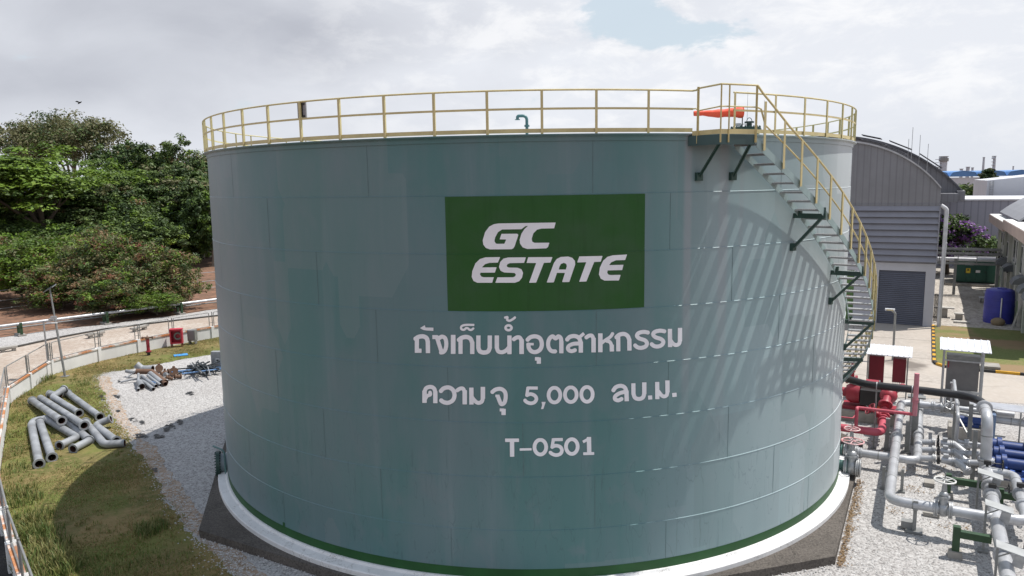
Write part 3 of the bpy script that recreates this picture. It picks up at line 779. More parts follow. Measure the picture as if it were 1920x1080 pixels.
for dx, dy, hh in ((0.2, 1.2, 2.3), (1.3, 2.6, 2.1)):
    mb = MB(); mb.tube([(8.6+dx, dy, 11.1), (8.6+dx, dy, 11.1+hh)], [0.012, 0.006], 6); mb.build('lightning_rod', GALV, tank)

# windsock over the hatch
top = h0+Vector((0.02, -0.05, 1.17)); ws = thing('windsock', 'orange windsock flying level on a short pole above the tank roof hatch', 'windsock', top-Vector((0, 0, 1.1)))
mb = MB(); mb.tube([top-Vector((0, 0, 0.58)), top+Vector((0, 0, 0.08))], 0.018, 8); mb.build('pole', BLACKM, ws)
L_ = 1.62; path, rad = [], []
for i in range(17):
    t = i/16; path.append(top+Vector((-L_*t, 0.1*t, -0.02+0.012*math.sin(t*9)+0.0*t))); rad.append(0.10*(1-t)**0.9+0.075+0.010*math.sin(t*13+1)+0.007*math.sin(t*29))
mb = MB(); mb.rings(path, rad, 16, False); mb.rings(path, [r-0.006 for r in rad], 16, False, True)
mb.ring(top, (1, 0, 0), 0.19, 0.02, 16, 0.17); mb.build('sock', ORANGE, ws)

# railing round the roof
Rr = 11.55
mb = MB(); A0, A1 = 26.2, 360+20.3
mb.tube([CYL(Rr, A0+(A1-A0)*i/180, 12.055) for i in range(181)], 0.022, 8); rail = mb.build('railing', YEL, tank)
mb = MB(); mb.lathe([(Rr-0.004, 11.605), (Rr+0.004, 11.605), (Rr+0.004, 11.655), (Rr-0.004, 11.655), (Rr-0.004, 11.605)], A0, A1, 180); mb.build('mid_rail', YEL, rail)
mb = MB(); mb.lathe([(Rr-0.012, 11.085), (Rr-0.006, 11.085), (Rr-0.006, 11.18), (Rr-0.012, 11.18), (Rr-0.012, 11.085)], A0, A1, 180); mb.build('toe_board', YEL, rail)
mb = MB(); o_ = Vector((0, 0, 0))
mb.box((0, -0.02, 0.5), (0.062, 0.007, 1.0)); mb.box((0.027, 0.008, 0.5), (0.007, 0.05, 1.0))
post0 = None
for k in range(57):
    d = 1.8+6.3158*k
    if 20.6 < d < 26.0: continue
    if k == 4: d = 26.35
    p = CYL(Rr, d, 11.055)
    if post0 is None: post0 = mb.build('post', YEL, rail, local=True); post0.location = p-origin(rail); post0.rotation_euler = (0, 0, R_(d))
    else: dup(post0, p-origin(rail), R_(d), parent=rail)

# stair platform at the top
Rp = 12.35
poly = [CYL(11.52, 19.8, 0), CYL(11.75, 20.3, 0), CYL(Rp, 21.35, 0), CYL(Rp, 26.1, 0), CYL(11.6, 26.6, 0), CYL(11.52, 23, 0)]
mb = MB(); mb.prism([(p.x, p.y) for p in poly], 10.93, 10.97)
seq = [CYL(11.54, 19.75, 0), CYL(Rp, 21.35, 0), CYL(Rp, 26.1, 0)]
for a, b in zip(seq, seq[1:]): mb.bar((a.x, a.y, 10.87), (b.x, b.y, 10.87), 0.012, 0.235)
a, b = CYL(Rp, 26.1, 10.87), CYL(11.6, 26.4, 10.87); mb.bar(a, b, 0.012, 0.2)
plat = mb.build('stair_platform', STEELG, tank, smooth=False)
plat.data.materials[0] = mat('platform_green', (0.045, 0.09, 0.09), 0.5)
for d0, d1 in ((21.5, 21.35), (25.7, 26.44)):
    mb = MB(); mb.bar(CYL(Rp-0.05, d0, 10.78), CYL(11.56, d1, 10.02), 0.10, 0.012); mb.bar(CYL(Rp-0.05, d0, 10.79), CYL(11.56, d1, 10.03), 0.012, 0.09)
    mb.box(CYL(11.54, d1, 10.02), (0.17, 0.10, 0.20), R_(d1)); mb.build('brace', STEELG, plat)
seq3 = [(11.75, 20.3), (Rp, 21.35), (Rp, 22.4), (Rp, 26.1)]
for i, (r, d) in enumerate(seq3):
    p = CYL(r+0.02, d, 10.80); mb = MB(); wd_ = 0.066 if i in (0, 3) else 0.04; mb.box(p+Vector((0, 0, 0.66)), (wd_, 0.008, 1.32), R_(d)); mb.box(p+Vector((0, 0, 0.66)), (0.008, wd_, 1.32), R_(d)); mb.build('post', YEL, plat)
for z0, zs, nm, rr_ in ((12.12, 12.055, 'handrail', 0.022), (11.62, 11.63, 'mid_rail', 0.017)):
    pp = [CYL(Rr, 20.2, zs), CYL(11.66, 20.35, zs), CYL(11.76, 20.4, z0-0.03 if nm == 'handrail' else z0-0.05), CYL(Rp+0.02, 21.35, z0), CYL(Rp+0.02, 23.7, z0), CYL(Rp+0.02, 26.15, z0)]
    mb = MB(); mb.tube(pp, rr_, 8); mb.build(nm, YEL, plat)
mb = MB()
for a, b in zip([CYL(11.6, 20.1, 0), CYL(Rp+0.01, 21.35, 0)], [CYL(Rp+0.01, 21.35, 0), CYL(Rp+0.01, 26.1, 0)]): mb.bar((a.x, a.y, 11.05), (b.x, b.y, 11.05), 0.008, 0.11)
mb.build('toe_board', YEL, plat, smooth=False)

# spiral stair round the shell
TH0, ZT0, DTH, DZ = 28.28, 10.56, 1.655, 0.2365
NS = 46
Ri, Ro = 11.62, 12.35


def zst(d): return ZT0-(d-TH0)/DTH*DZ


dA, dB = 26.3, TH0+NS*DTH
mb = MB(); n = 160; th_ = 0.012
mb.m = 0
rows_ = []
for i in range(n+1):
    d = dA+(dB-dA)*i/n; z = zst(d)+0.06
    rows_.append([mb.pt(CYL(r, d, zz)) for r, zz in ((Ro, z), (Ro+th_, z), (Ro+th_, z-0.21), (Ro, z-0.21))])
for A, B in zip(rows_, rows_[1:]):
    for k in range(4): mb.face((A[k], A[(k+1) % 4], B[(k+1) % 4], B[k]))
stair = mb.build('staircase', PALEG, tank)
mb = MB(); rows_ = []
for i in range(n+1):
    d = dA+(dB-dA)*i/n; z = zst(d)+0.04
    rows_.append([mb.pt(CYL(r, d, zz)) for r, zz in ((Ri, z), (Ri+th_, z), (Ri+th_, z-0.20), (Ri, z-0.20))])
for A, B in zip(rows_, rows_[1:]):
    for k in range(4): mb.face((A[k], A[(k+1) % 4], B[(k+1) % 4], B[k]))
mb.build('stringer', PALEG, stair)
mb = MB()                                                          # one tread: plate with turned-down nosing and grating bars
Lw = Ro-Ri-0.02
mb.box((0, 0.0, -0.012), (0.22, Lw, 0.008)); mb.box((-0.11, 0, -0.03), (0.006, Lw, 0.045)); mb.box((0.11, 0, -0.03), (0.006, Lw, 0.045))
for k in range(13): mb.box((0, -Lw/2+Lw*(k+0.5)/13, -0.004), (0.21, 0.008, 0.012))
tr0 = None
for i in range(-1, NS):
    d = TH0+i*DTH; p = CYL((Ri+Ro)/2+0.006, d, zst(d))
    if tr0 is None: tr0 = mb.build('tread', GALV, stair, smooth=False, local=True); tr0.location = p-origin(stair); tr0.rotation_euler = (0, 0, R_(d))
    else: dup(tr0, p-origin(stair), R_(d), parent=stair)
mb = MB(); mb.box((0.03, 0, 0.57), (0.008, 0.06, 1.14)); mb.box((0, -0.027, 0.57), (0.068, 0.008, 1.14))
sp0 = None; d = 27.2
k = 0
while d < dB-1:
    p = CYL(Ro+0.04, d, zst(d)-0.10)
    if sp0 is None: sp0 = mb.build('post', YEL, stair, smooth=False, local=True); sp0.location = p-origin(stair); sp0.rotation_euler = (0, 0, R_(d))
    else: dup(sp0, p-origin(stair), R_(d), parent=stair)
    d += 3.06; k += 1
mb = MB(); mb.tube([CYL(Rp+0.02, 26.15, 12.12)]+[CYL(Ro+0.04, 26.9+(dB-26.9)*i/110, zst(26.9+(dB-26.9)*i/110)+1.04+0.14*max(0, 1-i/6)) for i in range(111)], 0.027, 8); mb.build('handrail', YEL, stair)
mb = MB(); mb.tube([CYL(Rp+0.02, 26.15, 11.62), CYL(Rp+0.03, 26.7, 11.58)]+[CYL(Ro+0.03, 27.4+(dB-27.4)*i/110, zst(27.4+(dB-27.4)*i/110)+0.52) for i in range(111)], 0.021, 8); mb.build('mid_rail', YEL, stair)
for d in (38.6, 51.0, 64.4, 77.5, 90.5):
    z = zst(d)-0.13
    mb = MB(); mb.bar(CYL(11.5, d, z), CYL(Ro+0.03, d, z), 0.09, 0.13); mb.box(CYL(Ri+0.06, d, z+0.10), (0.10, 0.06, 0.16), R_(d)); mb.box(CYL(Ro+0.02, d, z+0.1), (0.02, 0.05, 0.26), R_(d))
    mb.bar(CYL(Ro-0.06, d, z-0.05), CYL(11.56, d-0.4, z-0.86), 0.09, 0.07); mb.box(CYL(11.55, d-0.4, z-0.84), (0.16, 0.10, 0.20), R_(d))
    mb.build('bracket', STEELG, stair, smooth=False)

# manhole on the left flank and nozzles on the right
def radial(deg, r0, r1, z): return CYL(r0, deg, z), CYL(r1, deg, z)
dm, zm = -70.5, 0.16
ax = CYL(1, dm, 0)
mb = MB(); a, b = radial(dm, 11.45, 11.83, zm); mb.tube([a, b], 0.34, 28); mh = mb.build('manhole', TANK, tank)
mb = MB(); mb.ring(CYL(11.84, dm, zm), ax, 0.45, 0.06, 32); mb.ring(CYL(11.90, dm, zm), ax, 0.45, 0.05, 32)
tq = ax.cross(Vector((0, 0, 1)))
for k in range(24):
    a = k*math.pi/12; q = CYL(11.87, dm, zm)+tq*0.40*math.cos(a)+Vector((0, 0, 0.40*math.sin(a))); mb.tube([q-ax*0.10, q+ax*0.10], 0.022, 6)
mb.build('cover', STEELG, mh)
mb = MB(); q = CYL(11.62, dm+2.6, 0); mb.tube(bend([Vector((q.x, q.y, zm-0.25)), Vector((q.x, q.y, zm+0.62)), CYL(12.0, dm, zm+0.66)], 0.2, 6), 0.035, 10); mb.build('davit_arm', mat('teal_steel', (0.10, 0.20, 0.20), 0.45), mh)
# ------------------------------------------------------------------ boundary wall and its fence, on the left
def wall_run(pts, label, pillars=True):
    base = pts[0]; t_ = thing('boundary_wall', label, 'wall', base)
    mb, cp, pl = MB(), MB(), MB()
    for a, b in zip(pts, pts[1:]):
        d = (b-a).normalized(); n_ = Vector((-d.y, d.x, 0)); n_ = n_ if n_.dot(Vector((a.x, a.y, 0))) > 0 else -n_   # outwards from the yard
        c0, c1 = a+n_*0.09, b+n_*0.09
        mb.bar(c0+Vector((0, 0, 0.34)), c1+Vector((0, 0, 0.34)), 0.12, 0.78)
        cp.bar(c0-d*0.0+Vector((0, 0, 0.775)), c1+Vector((0, 0, 0.775)), 0.20, 0.09)
    mb.build('panel', WALLW, t_, smooth=False); cp.build('cap', RUSTCAP, t_, smooth=False)
    if pillars:
        for p, q in zip(pts, pts[1:]+[pts[-1]*2-pts[-2]]):
            d = (q-p).normalized(); pl = MB(); n_ = Vector((-d.y, d.x, 0)); n_ = n_ if n_.dot(Vector((p.x, p.y, 0))) > 0 else -n_
            pl.box(p+n_*0.09+Vector((0, 0, 0.40)), (0.22, 0.27, 0.86), math.atan2(d.y, d.x)); pl.build('pillar', WALLW, t_, smooth=False)
    return t_


def fence_run(pts, labels):
    for (a, b), lab in zip(zip(pts, pts[1:]), labels):
        d = (b-a).normalized(); n_ = Vector((-d.y, d.x, 0)); n_ = n_ if n_.dot(Vector((a.x, a.y, 0))) > 0 else -n_
        L = (b-a).length; p = a+n_*0.09+d*0.17; q = b+n_*0.09-d*0.17; z0, z1 = 0.87, 1.83
        up = lambda v, z: Vector((v.x, v.y, GZ+z))
        f = thing('fence_panel', lab, 'fence panel', up((p+q)/2, z0), 'framed wire panels on the boundary wall')
        mb = MB(); mb.tube(bend([up(p, z0), up(p, z1), up(q, z1), up(q, z0), up(p, z0)], 0.1, 4), 0.027, 8); mb.build('frame', SILD, f)
        mb = MB(); mb.tube([up(a+n_*0.09+d*0.06, 0.8), up(a+n_*0.09+d*0.06, z1+0.02)], 0.03, 8)
        for z in (1.1, 1.6): mb.bar(up(a+n_*0.09-d*0.12, z), up(a+n_*0.09+d*0.18, z), 0.02, 0.03)
        mb.build('post', SILD, f)
        mb = MB(); s = 0.17; W_ = (q-p).length; H = z1-z0; k = -H
        while k < W_:
            for sg in (1, -1):
                x0, x1 = max(k, 0), min(k+H, W_)
                if x1 > x0+0.02:
                    y0, y1 = (x0-k), (x1-k)
                    if sg < 0: y0, y1 = H-y0, H-y1
                    mb.tube([up(p+d*x0, z0+y0), up(p+d*x1, z0+y1)], 0.0013, 3, False)
            k += s
        mb.build('mesh', SILD, f, smooth=False)


wa, wb, wc = wall_in[:7], wall_in[6:10], wall_in[9:]
wall_run(wa, 'white boundary wall with rust-stained cap running from its corner away behind the tank')
wall_run(wb, 'short length of white boundary wall with orange rust on its cap, left of the loose pipes')
wall_run(wc, 'white boundary wall seen steeply from above in the bottom left corner')
fence_run(wa[::-1], ['fence panel on the wall just right of the corner, behind the lamp post', 'fence panel behind the red hydrant post', 'fence panel between the hydrant and the red hose cabinet', 'fence panel behind the red hose cabinet', 'fence panel partly hidden by the tank edge', 'fence panel wholly behind the tank flank'])
fence_run(wb, ['fence panel on the wall left of the corner with green weeds at its foot', 'lower fence panel left of the loose pipes, over rusty cap', 'fence panel at the left picture edge beside the loose pipes'])
fence_run(wc, ['fence panel at the left edge above the shaded lawn', 'fence panel seen from above beside the dark road', 'fence panel in the bottom left corner above long grass', 'fence panel just below the bottom left corner', 'fence panel farthest towards the viewer'])

# solar lamp post, thin gate post
lb = G(122, 706); t_ = thing('lamp_post', 'leaning grey lamp post with solar panel on top, standing inside the white wall', 'lamp post', lb)
lean = Vector((-0.42, 0.1, 0)); H = 5.0
pz = lambda k: lb+lean*k+Vector((0, 0, H*k))
mb = MB(); mb.tube([pz(0), pz(0.62), pz(0.63), pz(1)], [0.065, 0.06, 0.045, 0.045], 10); mb.box(lb+Vector((0, 0, 0.02)), (0.35, 0.35, 0.04)); mb.build('pole', SILD, t_)
rot = Matrix.Rotation(R_(-28), 3, 'Y') @ Matrix.Rotation(R_(15), 3, 'X')
mb = MB(); mb.box(pz(1)+Vector((0, 0, 0.04)), (0.62, 0.5, 0.03), rot=rot); sp_ = mb.build('solar_panel', SILD, t_, smooth=False)
mb = MB(); mb.box(pz(1)+Vector((0.0, 0, 0.06))+rot @ Vector((0, 0, 0.01)), (0.57, 0.45, 0.012), rot=rot); mb.build('cells', SOLAR, sp_, smooth=False)
mb = MB(); mb.box(pz(0.68)+Vector((0, -0.09, 0)), (0.30, 0.12, 0.16)); mb.build('battery_box', GALV, t_, smooth=False)
mb = MB(); mb.bar(pz(0.62)+Vector((0, -0.05, 0)), pz(0.62)+Vector((0.12, -0.75, 0.12)), 0.26, 0.07); mb.build('lamp_head', ROOFL, t_, smooth=False)
gp = G(91, 704)+Vector((-0.3, 0.5, 0)); t_ = thing('camera_pole', 'thin galvanised pole with short arm and box lamp behind the wall corner', 'pole', gp)
mb = MB(); mb.tube([gp, gp+Vector((0, 0, 3.1))], 0.045, 8); mb.build('pole', GALV, t_)
mb = MB(); mb.tube([gp+Vector((0, 0, 3.05)), gp+Vector((0.65, -0.1, 3.12))], 0.02, 6); mb.box(gp+Vector((0.55, -0.1, 3.18)), (0.3, 0.14, 0.09)); mb.build('arm', GALV, t_)

# red hydrant post, hose cabinet, junction boxes, blue sheet
hb = G(279, 666); t_ = thing('hydrant', 'red hydrant post with two-way head standing on the dry lawn', 'hydrant', hb)
mb = MB(); mb.tube([hb+Vector((0, 0, z)) for z in (0.0, 0.16)], 0.10, 14); mb.ring(hb+Vector((0, 0, 0.20)), (0, 0, 1), 0.17, 0.05, 16); mb.build('foot', BLACKM, t_)
mb = MB(); mb.ring(hb+Vector((0, 0, 0.25)), (0, 0, 1), 0.17, 0.05, 16); mb.tube([hb+Vector((0, 0, z)) for z in (0.22, 1.05)], 0.10, 14); mb.build('barrel', REDP, t_)
mb = MB(); mb.blob(hb+Vector((0, 0, 1.1)), (0.13, 0.13, 0.12)); mb.tube([hb+Vector((-0.3, -0.05, 1.14)), hb+Vector((0.3, 0.05, 1.14))], 0.05, 10)
for s in (-1, 1): mb.ring(hb+Vector((0.3*s, 0.05*s, 1.14)), (1, 0.16, 0), 0.08, 0.07, 12)
mb.tube([hb+Vector((0, 0, 1.2)), hb+Vector((0, 0, 1.3))], 0.025, 6); mb.build('valve_head', RUSTB, t_)

cb = (G(322, 652)+G(343, 648))/2; rz = 0.25
t_ = thing('hose_cabinet', 'open red fire hose cabinet on legs with white hose reel inside', 'fire cabinet', cb)
mr = Matrix.Rotation(rz, 3, 'Z'); q = lambda x, y, z: cb+mr @ Vector((x, y, z))
mb = MB()
for c, s in (((0, 0.22, 0.72), (0.74, 0.03, 0.95)), ((-0.36, 0, 0.72), (0.03, 0.44, 0.95)), ((0.36, 0, 0.72), (0.03, 0.44, 0.95)), ((0, 0, 1.205), (0.80, 0.5, 0.03)), ((0, 0, 0.25), (0.74, 0.46, 0.03))): mb.box(q(*c), s, rz)
for x in (-0.335, 0.335): mb.box(q(x, -0.21, 0.72), (0.09, 0.03, 0.95), rz)
for z in (0.29, 1.15): mb.box(q(0, -0.205, z), (0.58, 0.03, 0.09), rz)
mb.build('cabinet', mat('cabinet_red', (0.50, 0.02, 0.05), 0.4), t_, smooth=False)
for x in (-0.32, 0.32):
    for y in (-0.18, 0.18): mb = MB(); mb.box(q(x, y, 0.12), (0.05, 0.05, 0.24), rz); mb.build('leg', MAROON, t_, smooth=False)
mb = MB(); mb.hollow([q(0.06, 0.05, 0.70), q(0.06, 0.17, 0.70)], 0.25, 0.16, 24, 0); mb.build('hose_reel', SILD, t_)
c = G(362, 645); t_ = thing('junction_box', 'grey metal box on short legs beside the red hose cabinet', 'box', c)
mb = MB(); mb.box(c+Vector((0, 0, 0.62)), (0.52, 0.4, 0.72)); mb.build('box', SILD, t_, smooth=False)
mb = MB(); mb.box(c+Vector((0, -0.21, 0.62)), (0.44, 0.02, 0.62)); mb.build('door', mat('box_grey', (0.20, 0.21, 0.22), 0.5), t_, smooth=False)
for x in (-0.2, 0.2): mb = MB(); mb.box(c+Vector((x, 0, 0.13)), (0.06, 0.3, 0.26)); mb.build('leg', SILD, t_, smooth=False)
c = G(405, 688); t_ = thing('control_box', 'pale grey control box with square meter at the tank edge beyond the dark bars', 'box', c)
mb = MB(); mb.box(c+Vector((0.1, 0.2, 0.45)), (0.75, 0.35, 0.9)); mb.build('box', GALV, t_, smooth=False)
mb = MB(); mb.box(c+Vector((0.12, 0.01, 0.40)), (0.22, 0.04, 0.22)); m_ = mb.build('meter', SIGNW, t_, smooth=False)
mb = MB(); mb.box(c+Vector((0.12, -0.013, 0.40)), (0.13, 0.01, 0.1)); mb.build('glass', GLASS, m_, smooth=False)
a = G(326, 668); b = G(352, 665); mb = MB(); mb.bar(a+Vector((0, 0, 0.03)), b+Vector((0, 0, 0.03)), 0.55, 0.04); tag(mb.build('board', mat('sheet_blue', (0.05, 0.28, 0.62), 0.5), loc=a, smooth=False), 'flat bright blue board lying on the dry lawn behind the pipe heaps', 'board')

# ------------------------------------------------------------------ loose pipes on the lawn
GP = 'loose grey pipes lying on the lawn'


def z3(x, y, h=0.19): return G(x/4.1545, 640+y/4.1545, GZ+h)


def scrap(label, pts, ro=0.155, flange=(), h=0.16, bendr=0.34, group=GP, name='steel_pipe', collars=(), heights=None):
    P_ = [z3(x, y, (heights[i] if heights else h)) for i, (x, y) in enumerate(pts)]
    pp = bend(P_, bendr, 7)
    mb = MB(); mb.hollow(pp, ro, ro*0.88, 20, 1)
    o = mb.build(name, [PIPEG, RUST], loc=P_[0]); tag(o, label, 'pipe', group)
    for e in flange:
        p = pp[e]; ax_ = (pp[1]-pp[0]) if e == 0 else (pp[-1]-pp[-2])
        fb = MB(); fb.ring(p, ax_, ro*1.36, 0.05, 24, ro*0.9)
        f = fb.build('flange', PIPEG, o)
    for k in collars:
        i = int(k*(len(pp)-1)); fb = MB(); fb.ring(pp[i], pp[min(i+1, len(pp)-1)]-pp[i-1], ro*1.35, 0.06, 24, ro*0.98); fb.build('flange', PIPEG, o)
    return o


scrap('bent grey pipe at the left, its long arm ending in an open flange', [(395, 598), (262, 618), (245, 650), (305, 955)], flange=(-1,), bendr=0.5)
scrap('straight grey pipe ending in a round flange, second from the left', [(310, 628), (405, 905)], flange=(0, -1))
scrap('grey pipe whose elbow turns back left to a small flange, middle of the heap', [(350, 600), (600, 748), (465, 812)], flange=(-1,), bendr=0.45)
scrap('grey pipe with jointed elbow whose flange lies nearest the shaded lawn', [(520, 625), (700, 772), (570, 838)], flange=(-1,), collars=(0.45,), bendr=0.45)
scrap('straight grey pipe with open rusty end lying across two others', [(252, 462), (480, 618)], flange=(0, -1), heights=[0.19, 0.55])
scrap('longest grey pipe of the heap, with a collar at its lower end', [(315, 440), (655, 655)], flange=(-1,), heights=[0.19, 0.5])
scrap('grey elbow pipe whose dark end points right towards the gravel', [(665, 630), (815, 805), (972, 792)], flange=(0,), bendr=0.5)
scrap('grey pipe with upturned flanged elbow at the far end and open near end', [(500, 372), (408, 432), (615, 560)], flange=(0, -1), bendr=0.4, heights=[0.45, 0.3, 0.19])
scrap('grey pipe at the top right of the heap, open end facing the gravel', [(525, 402), (778, 588)], flange=(0, -1))
scrap('short grey elbow with rusty flange raised at the right of the heap', [(862, 605), (740, 652), (905, 775)], flange=(0, -1), bendr=0.4, heights=[0.4, 0.19, 0.19])
scrap('short flanged stub of grey pipe at the far left of the heap', [(385, 412), (470, 418)], flange=(0,), ro=0.16)

# heap of thinner pipes and fittings on the gravel
G2 = 'thinner pipes heaped on the gravel'
for lab, pts, ro, hs in (
  ('wide grey pipe stub bent upwards at the back of the gravel heap', [(1060, 180), (1105, 215), (1190, 215)], 0.20, [0.5, 0.22, 0.22]),
  ('long brown rusty pipe slanting through the gravel heap', [(1060, 235), (1180, 235), (1290, 320)], 0.15, [0.45, 0.4, 0.18]),
  ('grey pipe at the front of the gravel heap, its end nearest the viewer', [(1085, 285), (1195, 372)], 0.09, [0.25, 0.1]),
  ('grey pipe with dark mouth just right of the front pipe in the gravel heap', [(1105, 270), (1215, 348)], 0.09, [0.4, 0.14]),
  ('pale bluish pipe on the right of the gravel heap', [(1150, 265), (1250, 340)], 0.075, [0.5, 0.12]),
  ('wide black-mouthed pipe in the middle of the gravel heap', [(1170, 250), (1258, 318)], 0.13, [0.5, 0.2]),
  ('thin pipe pointing left out of the gravel heap', [(1070, 288), (940, 318)], 0.05, [0.2, 0.06]),
  ('short upright-leaning grey pipe in front of the gravel heap', [(1078, 255), (1078, 378)], 0.07, [0.45, 0.08]),
  ('short wide pipe whose black mouth faces the viewer at the gravel heap', [(1085, 320), (1105, 352)], 0.17, [0.25, 0.18]),
  ('grey tee pipe on the left of the gravel heap', [(985, 232), (1045, 245)], 0.10, [0.3, 0.28]),
  ('thin galvanised pipe under the left tee of the gravel heap', [(985, 285), (1055, 232)], 0.045, [0.06, 0.35]),
  ('rusty open pipe at the right front of the gravel heap', [(1235, 285), (1290, 332)], 0.12, [0.3, 0.13])):
    o = scrap(lab, pts, ro=ro, group=G2, heights=hs, bendr=0.25)
    if 'rusty' in lab: o.data.materials[0] = RUSTB
for lab, x, y, r in (('rusty round valve body in the heap of fittings', 1240, 210, 0.20), ('brown valve with flanges at the right of the fittings heap', 1355, 235, 0.22), ('small rusty coupling in front of the fittings', 1320, 285, 0.13),
                     ('brown elbow fitting beside the valves', 1285, 245, 0.17), ('dark fitting at the far right of the heap', 1385, 275, 0.13), ('pale coupling ring in the middle of the fittings', 1300, 262, 0.12)):
    c = z3(x, y, r); rr = random.Random(x); ax_ = Vector((rr.uniform(-1, 1), rr.uniform(-1, 0.2), rr.uniform(-0.2, 0.5))).normalized()
    mb = MB(); mb.tube([c-ax_*r*1.3, c+ax_*r*1.3], r*0.62, 14); mb.ring(c-ax_*r*1.2, ax_, r*1.05, 0.05, 16); mb.ring(c+ax_*r*1.2, ax_, r*1.05, 0.05, 16); mb.tube([c, c+Vector((0, 0, r*1.4))], r*0.35, 10); mb.blob(c, (r*0.85,)*3)
    tag(mb.build('pipe_fitting', RUSTB if 'pale' not in lab else PIPEG, loc=c), lab, 'pipe fitting', 'rusty fittings heaped on the gravel')
for i in range(9):
    rr = random.Random(50+i); c = z3(1150+rr.uniform(-40, 60), 285+rr.uniform(-35, 30), 0.25+rr.uniform(-0.1, 0.2)); d = Vector((0.75, -1.0, 0))+Vector((rr.uniform(-.3, .3), rr.uniform(-.3, .3), rr.uniform(-.08, .08)))
    mb = MB(); mb.tube([c-d*0.55, c+d*0.55], 0.028, 8); tag(mb.build('thin_pipe', BLUEL if i % 3 == 0 else GALV, loc=c), 'thin pale blue pipe jumbled among the gravel heap' if i % 3 == 0 else 'thin galvanised pipe jumbled among the gravel heap', 'pipe', 'thin pipes inside the gravel heap')
# heap of dark bars
for i in range(34):
    rr = random.Random(90+i); c = z3(1560+rr.gauss(0, 55), 208+rr.gauss(0, 18), 0.08+abs(rr.gauss(0.12, 0.14))); a_ = rr.gauss(-0.75, 0.5) if i % 4 else rr.uniform(-3, 3)
    d = Vector((math.cos(a_), math.sin(a_), rr.uniform(-0.12, 0.12)))*rr.uniform(0.7, 1.6)
    mb = MB(); mb.bar(c-d, c+d, rr.choice((0.05, 0.06, 0.09)), rr.choice((0.05, 0.06)))
    m_ = DARKBAR if i % 6 else (GALV if i % 12 else BLUEL)
    tag(mb.build('steel_bar', m_, loc=c, smooth=False), {0: 'dark steel bar in the jumbled heap beside the tank', 1: 'pale or blue bar in the jumbled dark heap beside the tank'}[0 if i % 6 else 1], 'steel bar', 'bars in the jumbled heap beside the tank')
# black scraps of liner on the gravel, mostly along old drip lines
mb = MB(); rr = random.Random(4)
for x, y, n_, sp in ((1100, 735, 16, 60), (1230, 740, 12, 40), (1335, 660, 12, 40), (1400, 625, 7, 22), (1030, 610, 7, 40), (1110, 635, 6, 22), (1490, 410, 7, 30), (915, 430, 8, 22), (790, 435, 6, 14), (935, 303, 4, 16), (1205, 1005, 6, 20), (920, 540, 4, 16), (1300, 690, 5, 20)):
    for k in range(n_):
        c = z3(x+rr.gauss(0, sp*0.5), y-rr.gauss(0, 1)*7+(rr.random()-0.5)*8, 0.012); r = rr.uniform(0.05, 0.16); a0 = rr.random()*6
        mb.poly([c+Vector((r*rr.uniform(.5, 1.3)*math.cos(a0+j*1.25), r*rr.uniform(.4, 1)*math.sin(a0+j*1.25), rr.uniform(0, .03))) for j in range(5)])
tag(mb.build('liner_scraps', BLACKM, smooth=False), 'torn black scraps scattered over the white gravel', 'scraps', kind='stuff')

# ------------------------------------------------------------------ supply main on green supports, beyond the road
mp = [G(-120, 630, 0.32), G(0, 612, 0.32), G(197, 586.5, 0.32), G(334.5, 569.7, 0.32), G(407, 561, 0.32), G(520, 547, 0.32)]
d_ = (mp[4]-mp[1]).normalized(); l0 = mp[1]; mp = [l0-d_*9, l0+d_*30]
mb = MB(); mb.tube([l0-d_*9+d_*(39*i/6) for i in range(7)], 0.105, 14); o = mb.build('water_main', SILV, loc=l0); tag(o, 'long white water main on green supports beyond the road', 'pipe')
n_ = Vector((-d_.y, d_.x, 0))
for lab, px in (('green steel pipe support at the left edge under the white main', 36), ('green steel pipe support in front of the bushes under the white main', 197), ('green steel pipe support nearest the tank under the white main', 336)):
    py = 612-(51.0/407)*px; c = G(px, py, 0.32); s = (c-l0).dot(d_); c = l0+d_*s; b = Vector((c.x, c.y, GZ))
    t_ = thing('pipe_support', lab, 'pipe support', b, 'green supports under the white main')
    for sgn, nm in ((-1, 'post'), (1, 'post')):
        mb = MB(); mb.box(b+n_*0.42*sgn+Vector((0, 0, 0.46)), (0.16, 0.16, 0.98 if sgn < 0 else 0.8), math.atan2(d_.y, d_.x)); mb.build(nm, BEAMG, t_, smooth=False)
    mb = MB(); mb.bar(b-n_*0.5+Vector((0, 0, 0.61)), b+n_*0.5+Vector((0, 0, 0.61)), 0.12, 0.14); mb.build('beam', BEAMG, t_, smooth=False)
    mb = MB(); mb.box(b+Vector((0, 0, 0.03)), (0.5, 1.3, 0.12), math.atan2(d_.y, d_.x)); mb.build('footing', CONC, t_, smooth=False)
o2 = MB(); l1 = l0+n_*1.3 if (l0+n_).length > l0.length else l0-n_*1.3
o2.tube([l1-d_*9+Vector((0, 0, -0.45)), l1+d_*32+Vector((0, 0, -0.45))], 0.06, 8); tag(o2.build('thin_pipe', SILD, loc=l1), 'thin grey pipe close to the ground behind the white main', 'pipe')
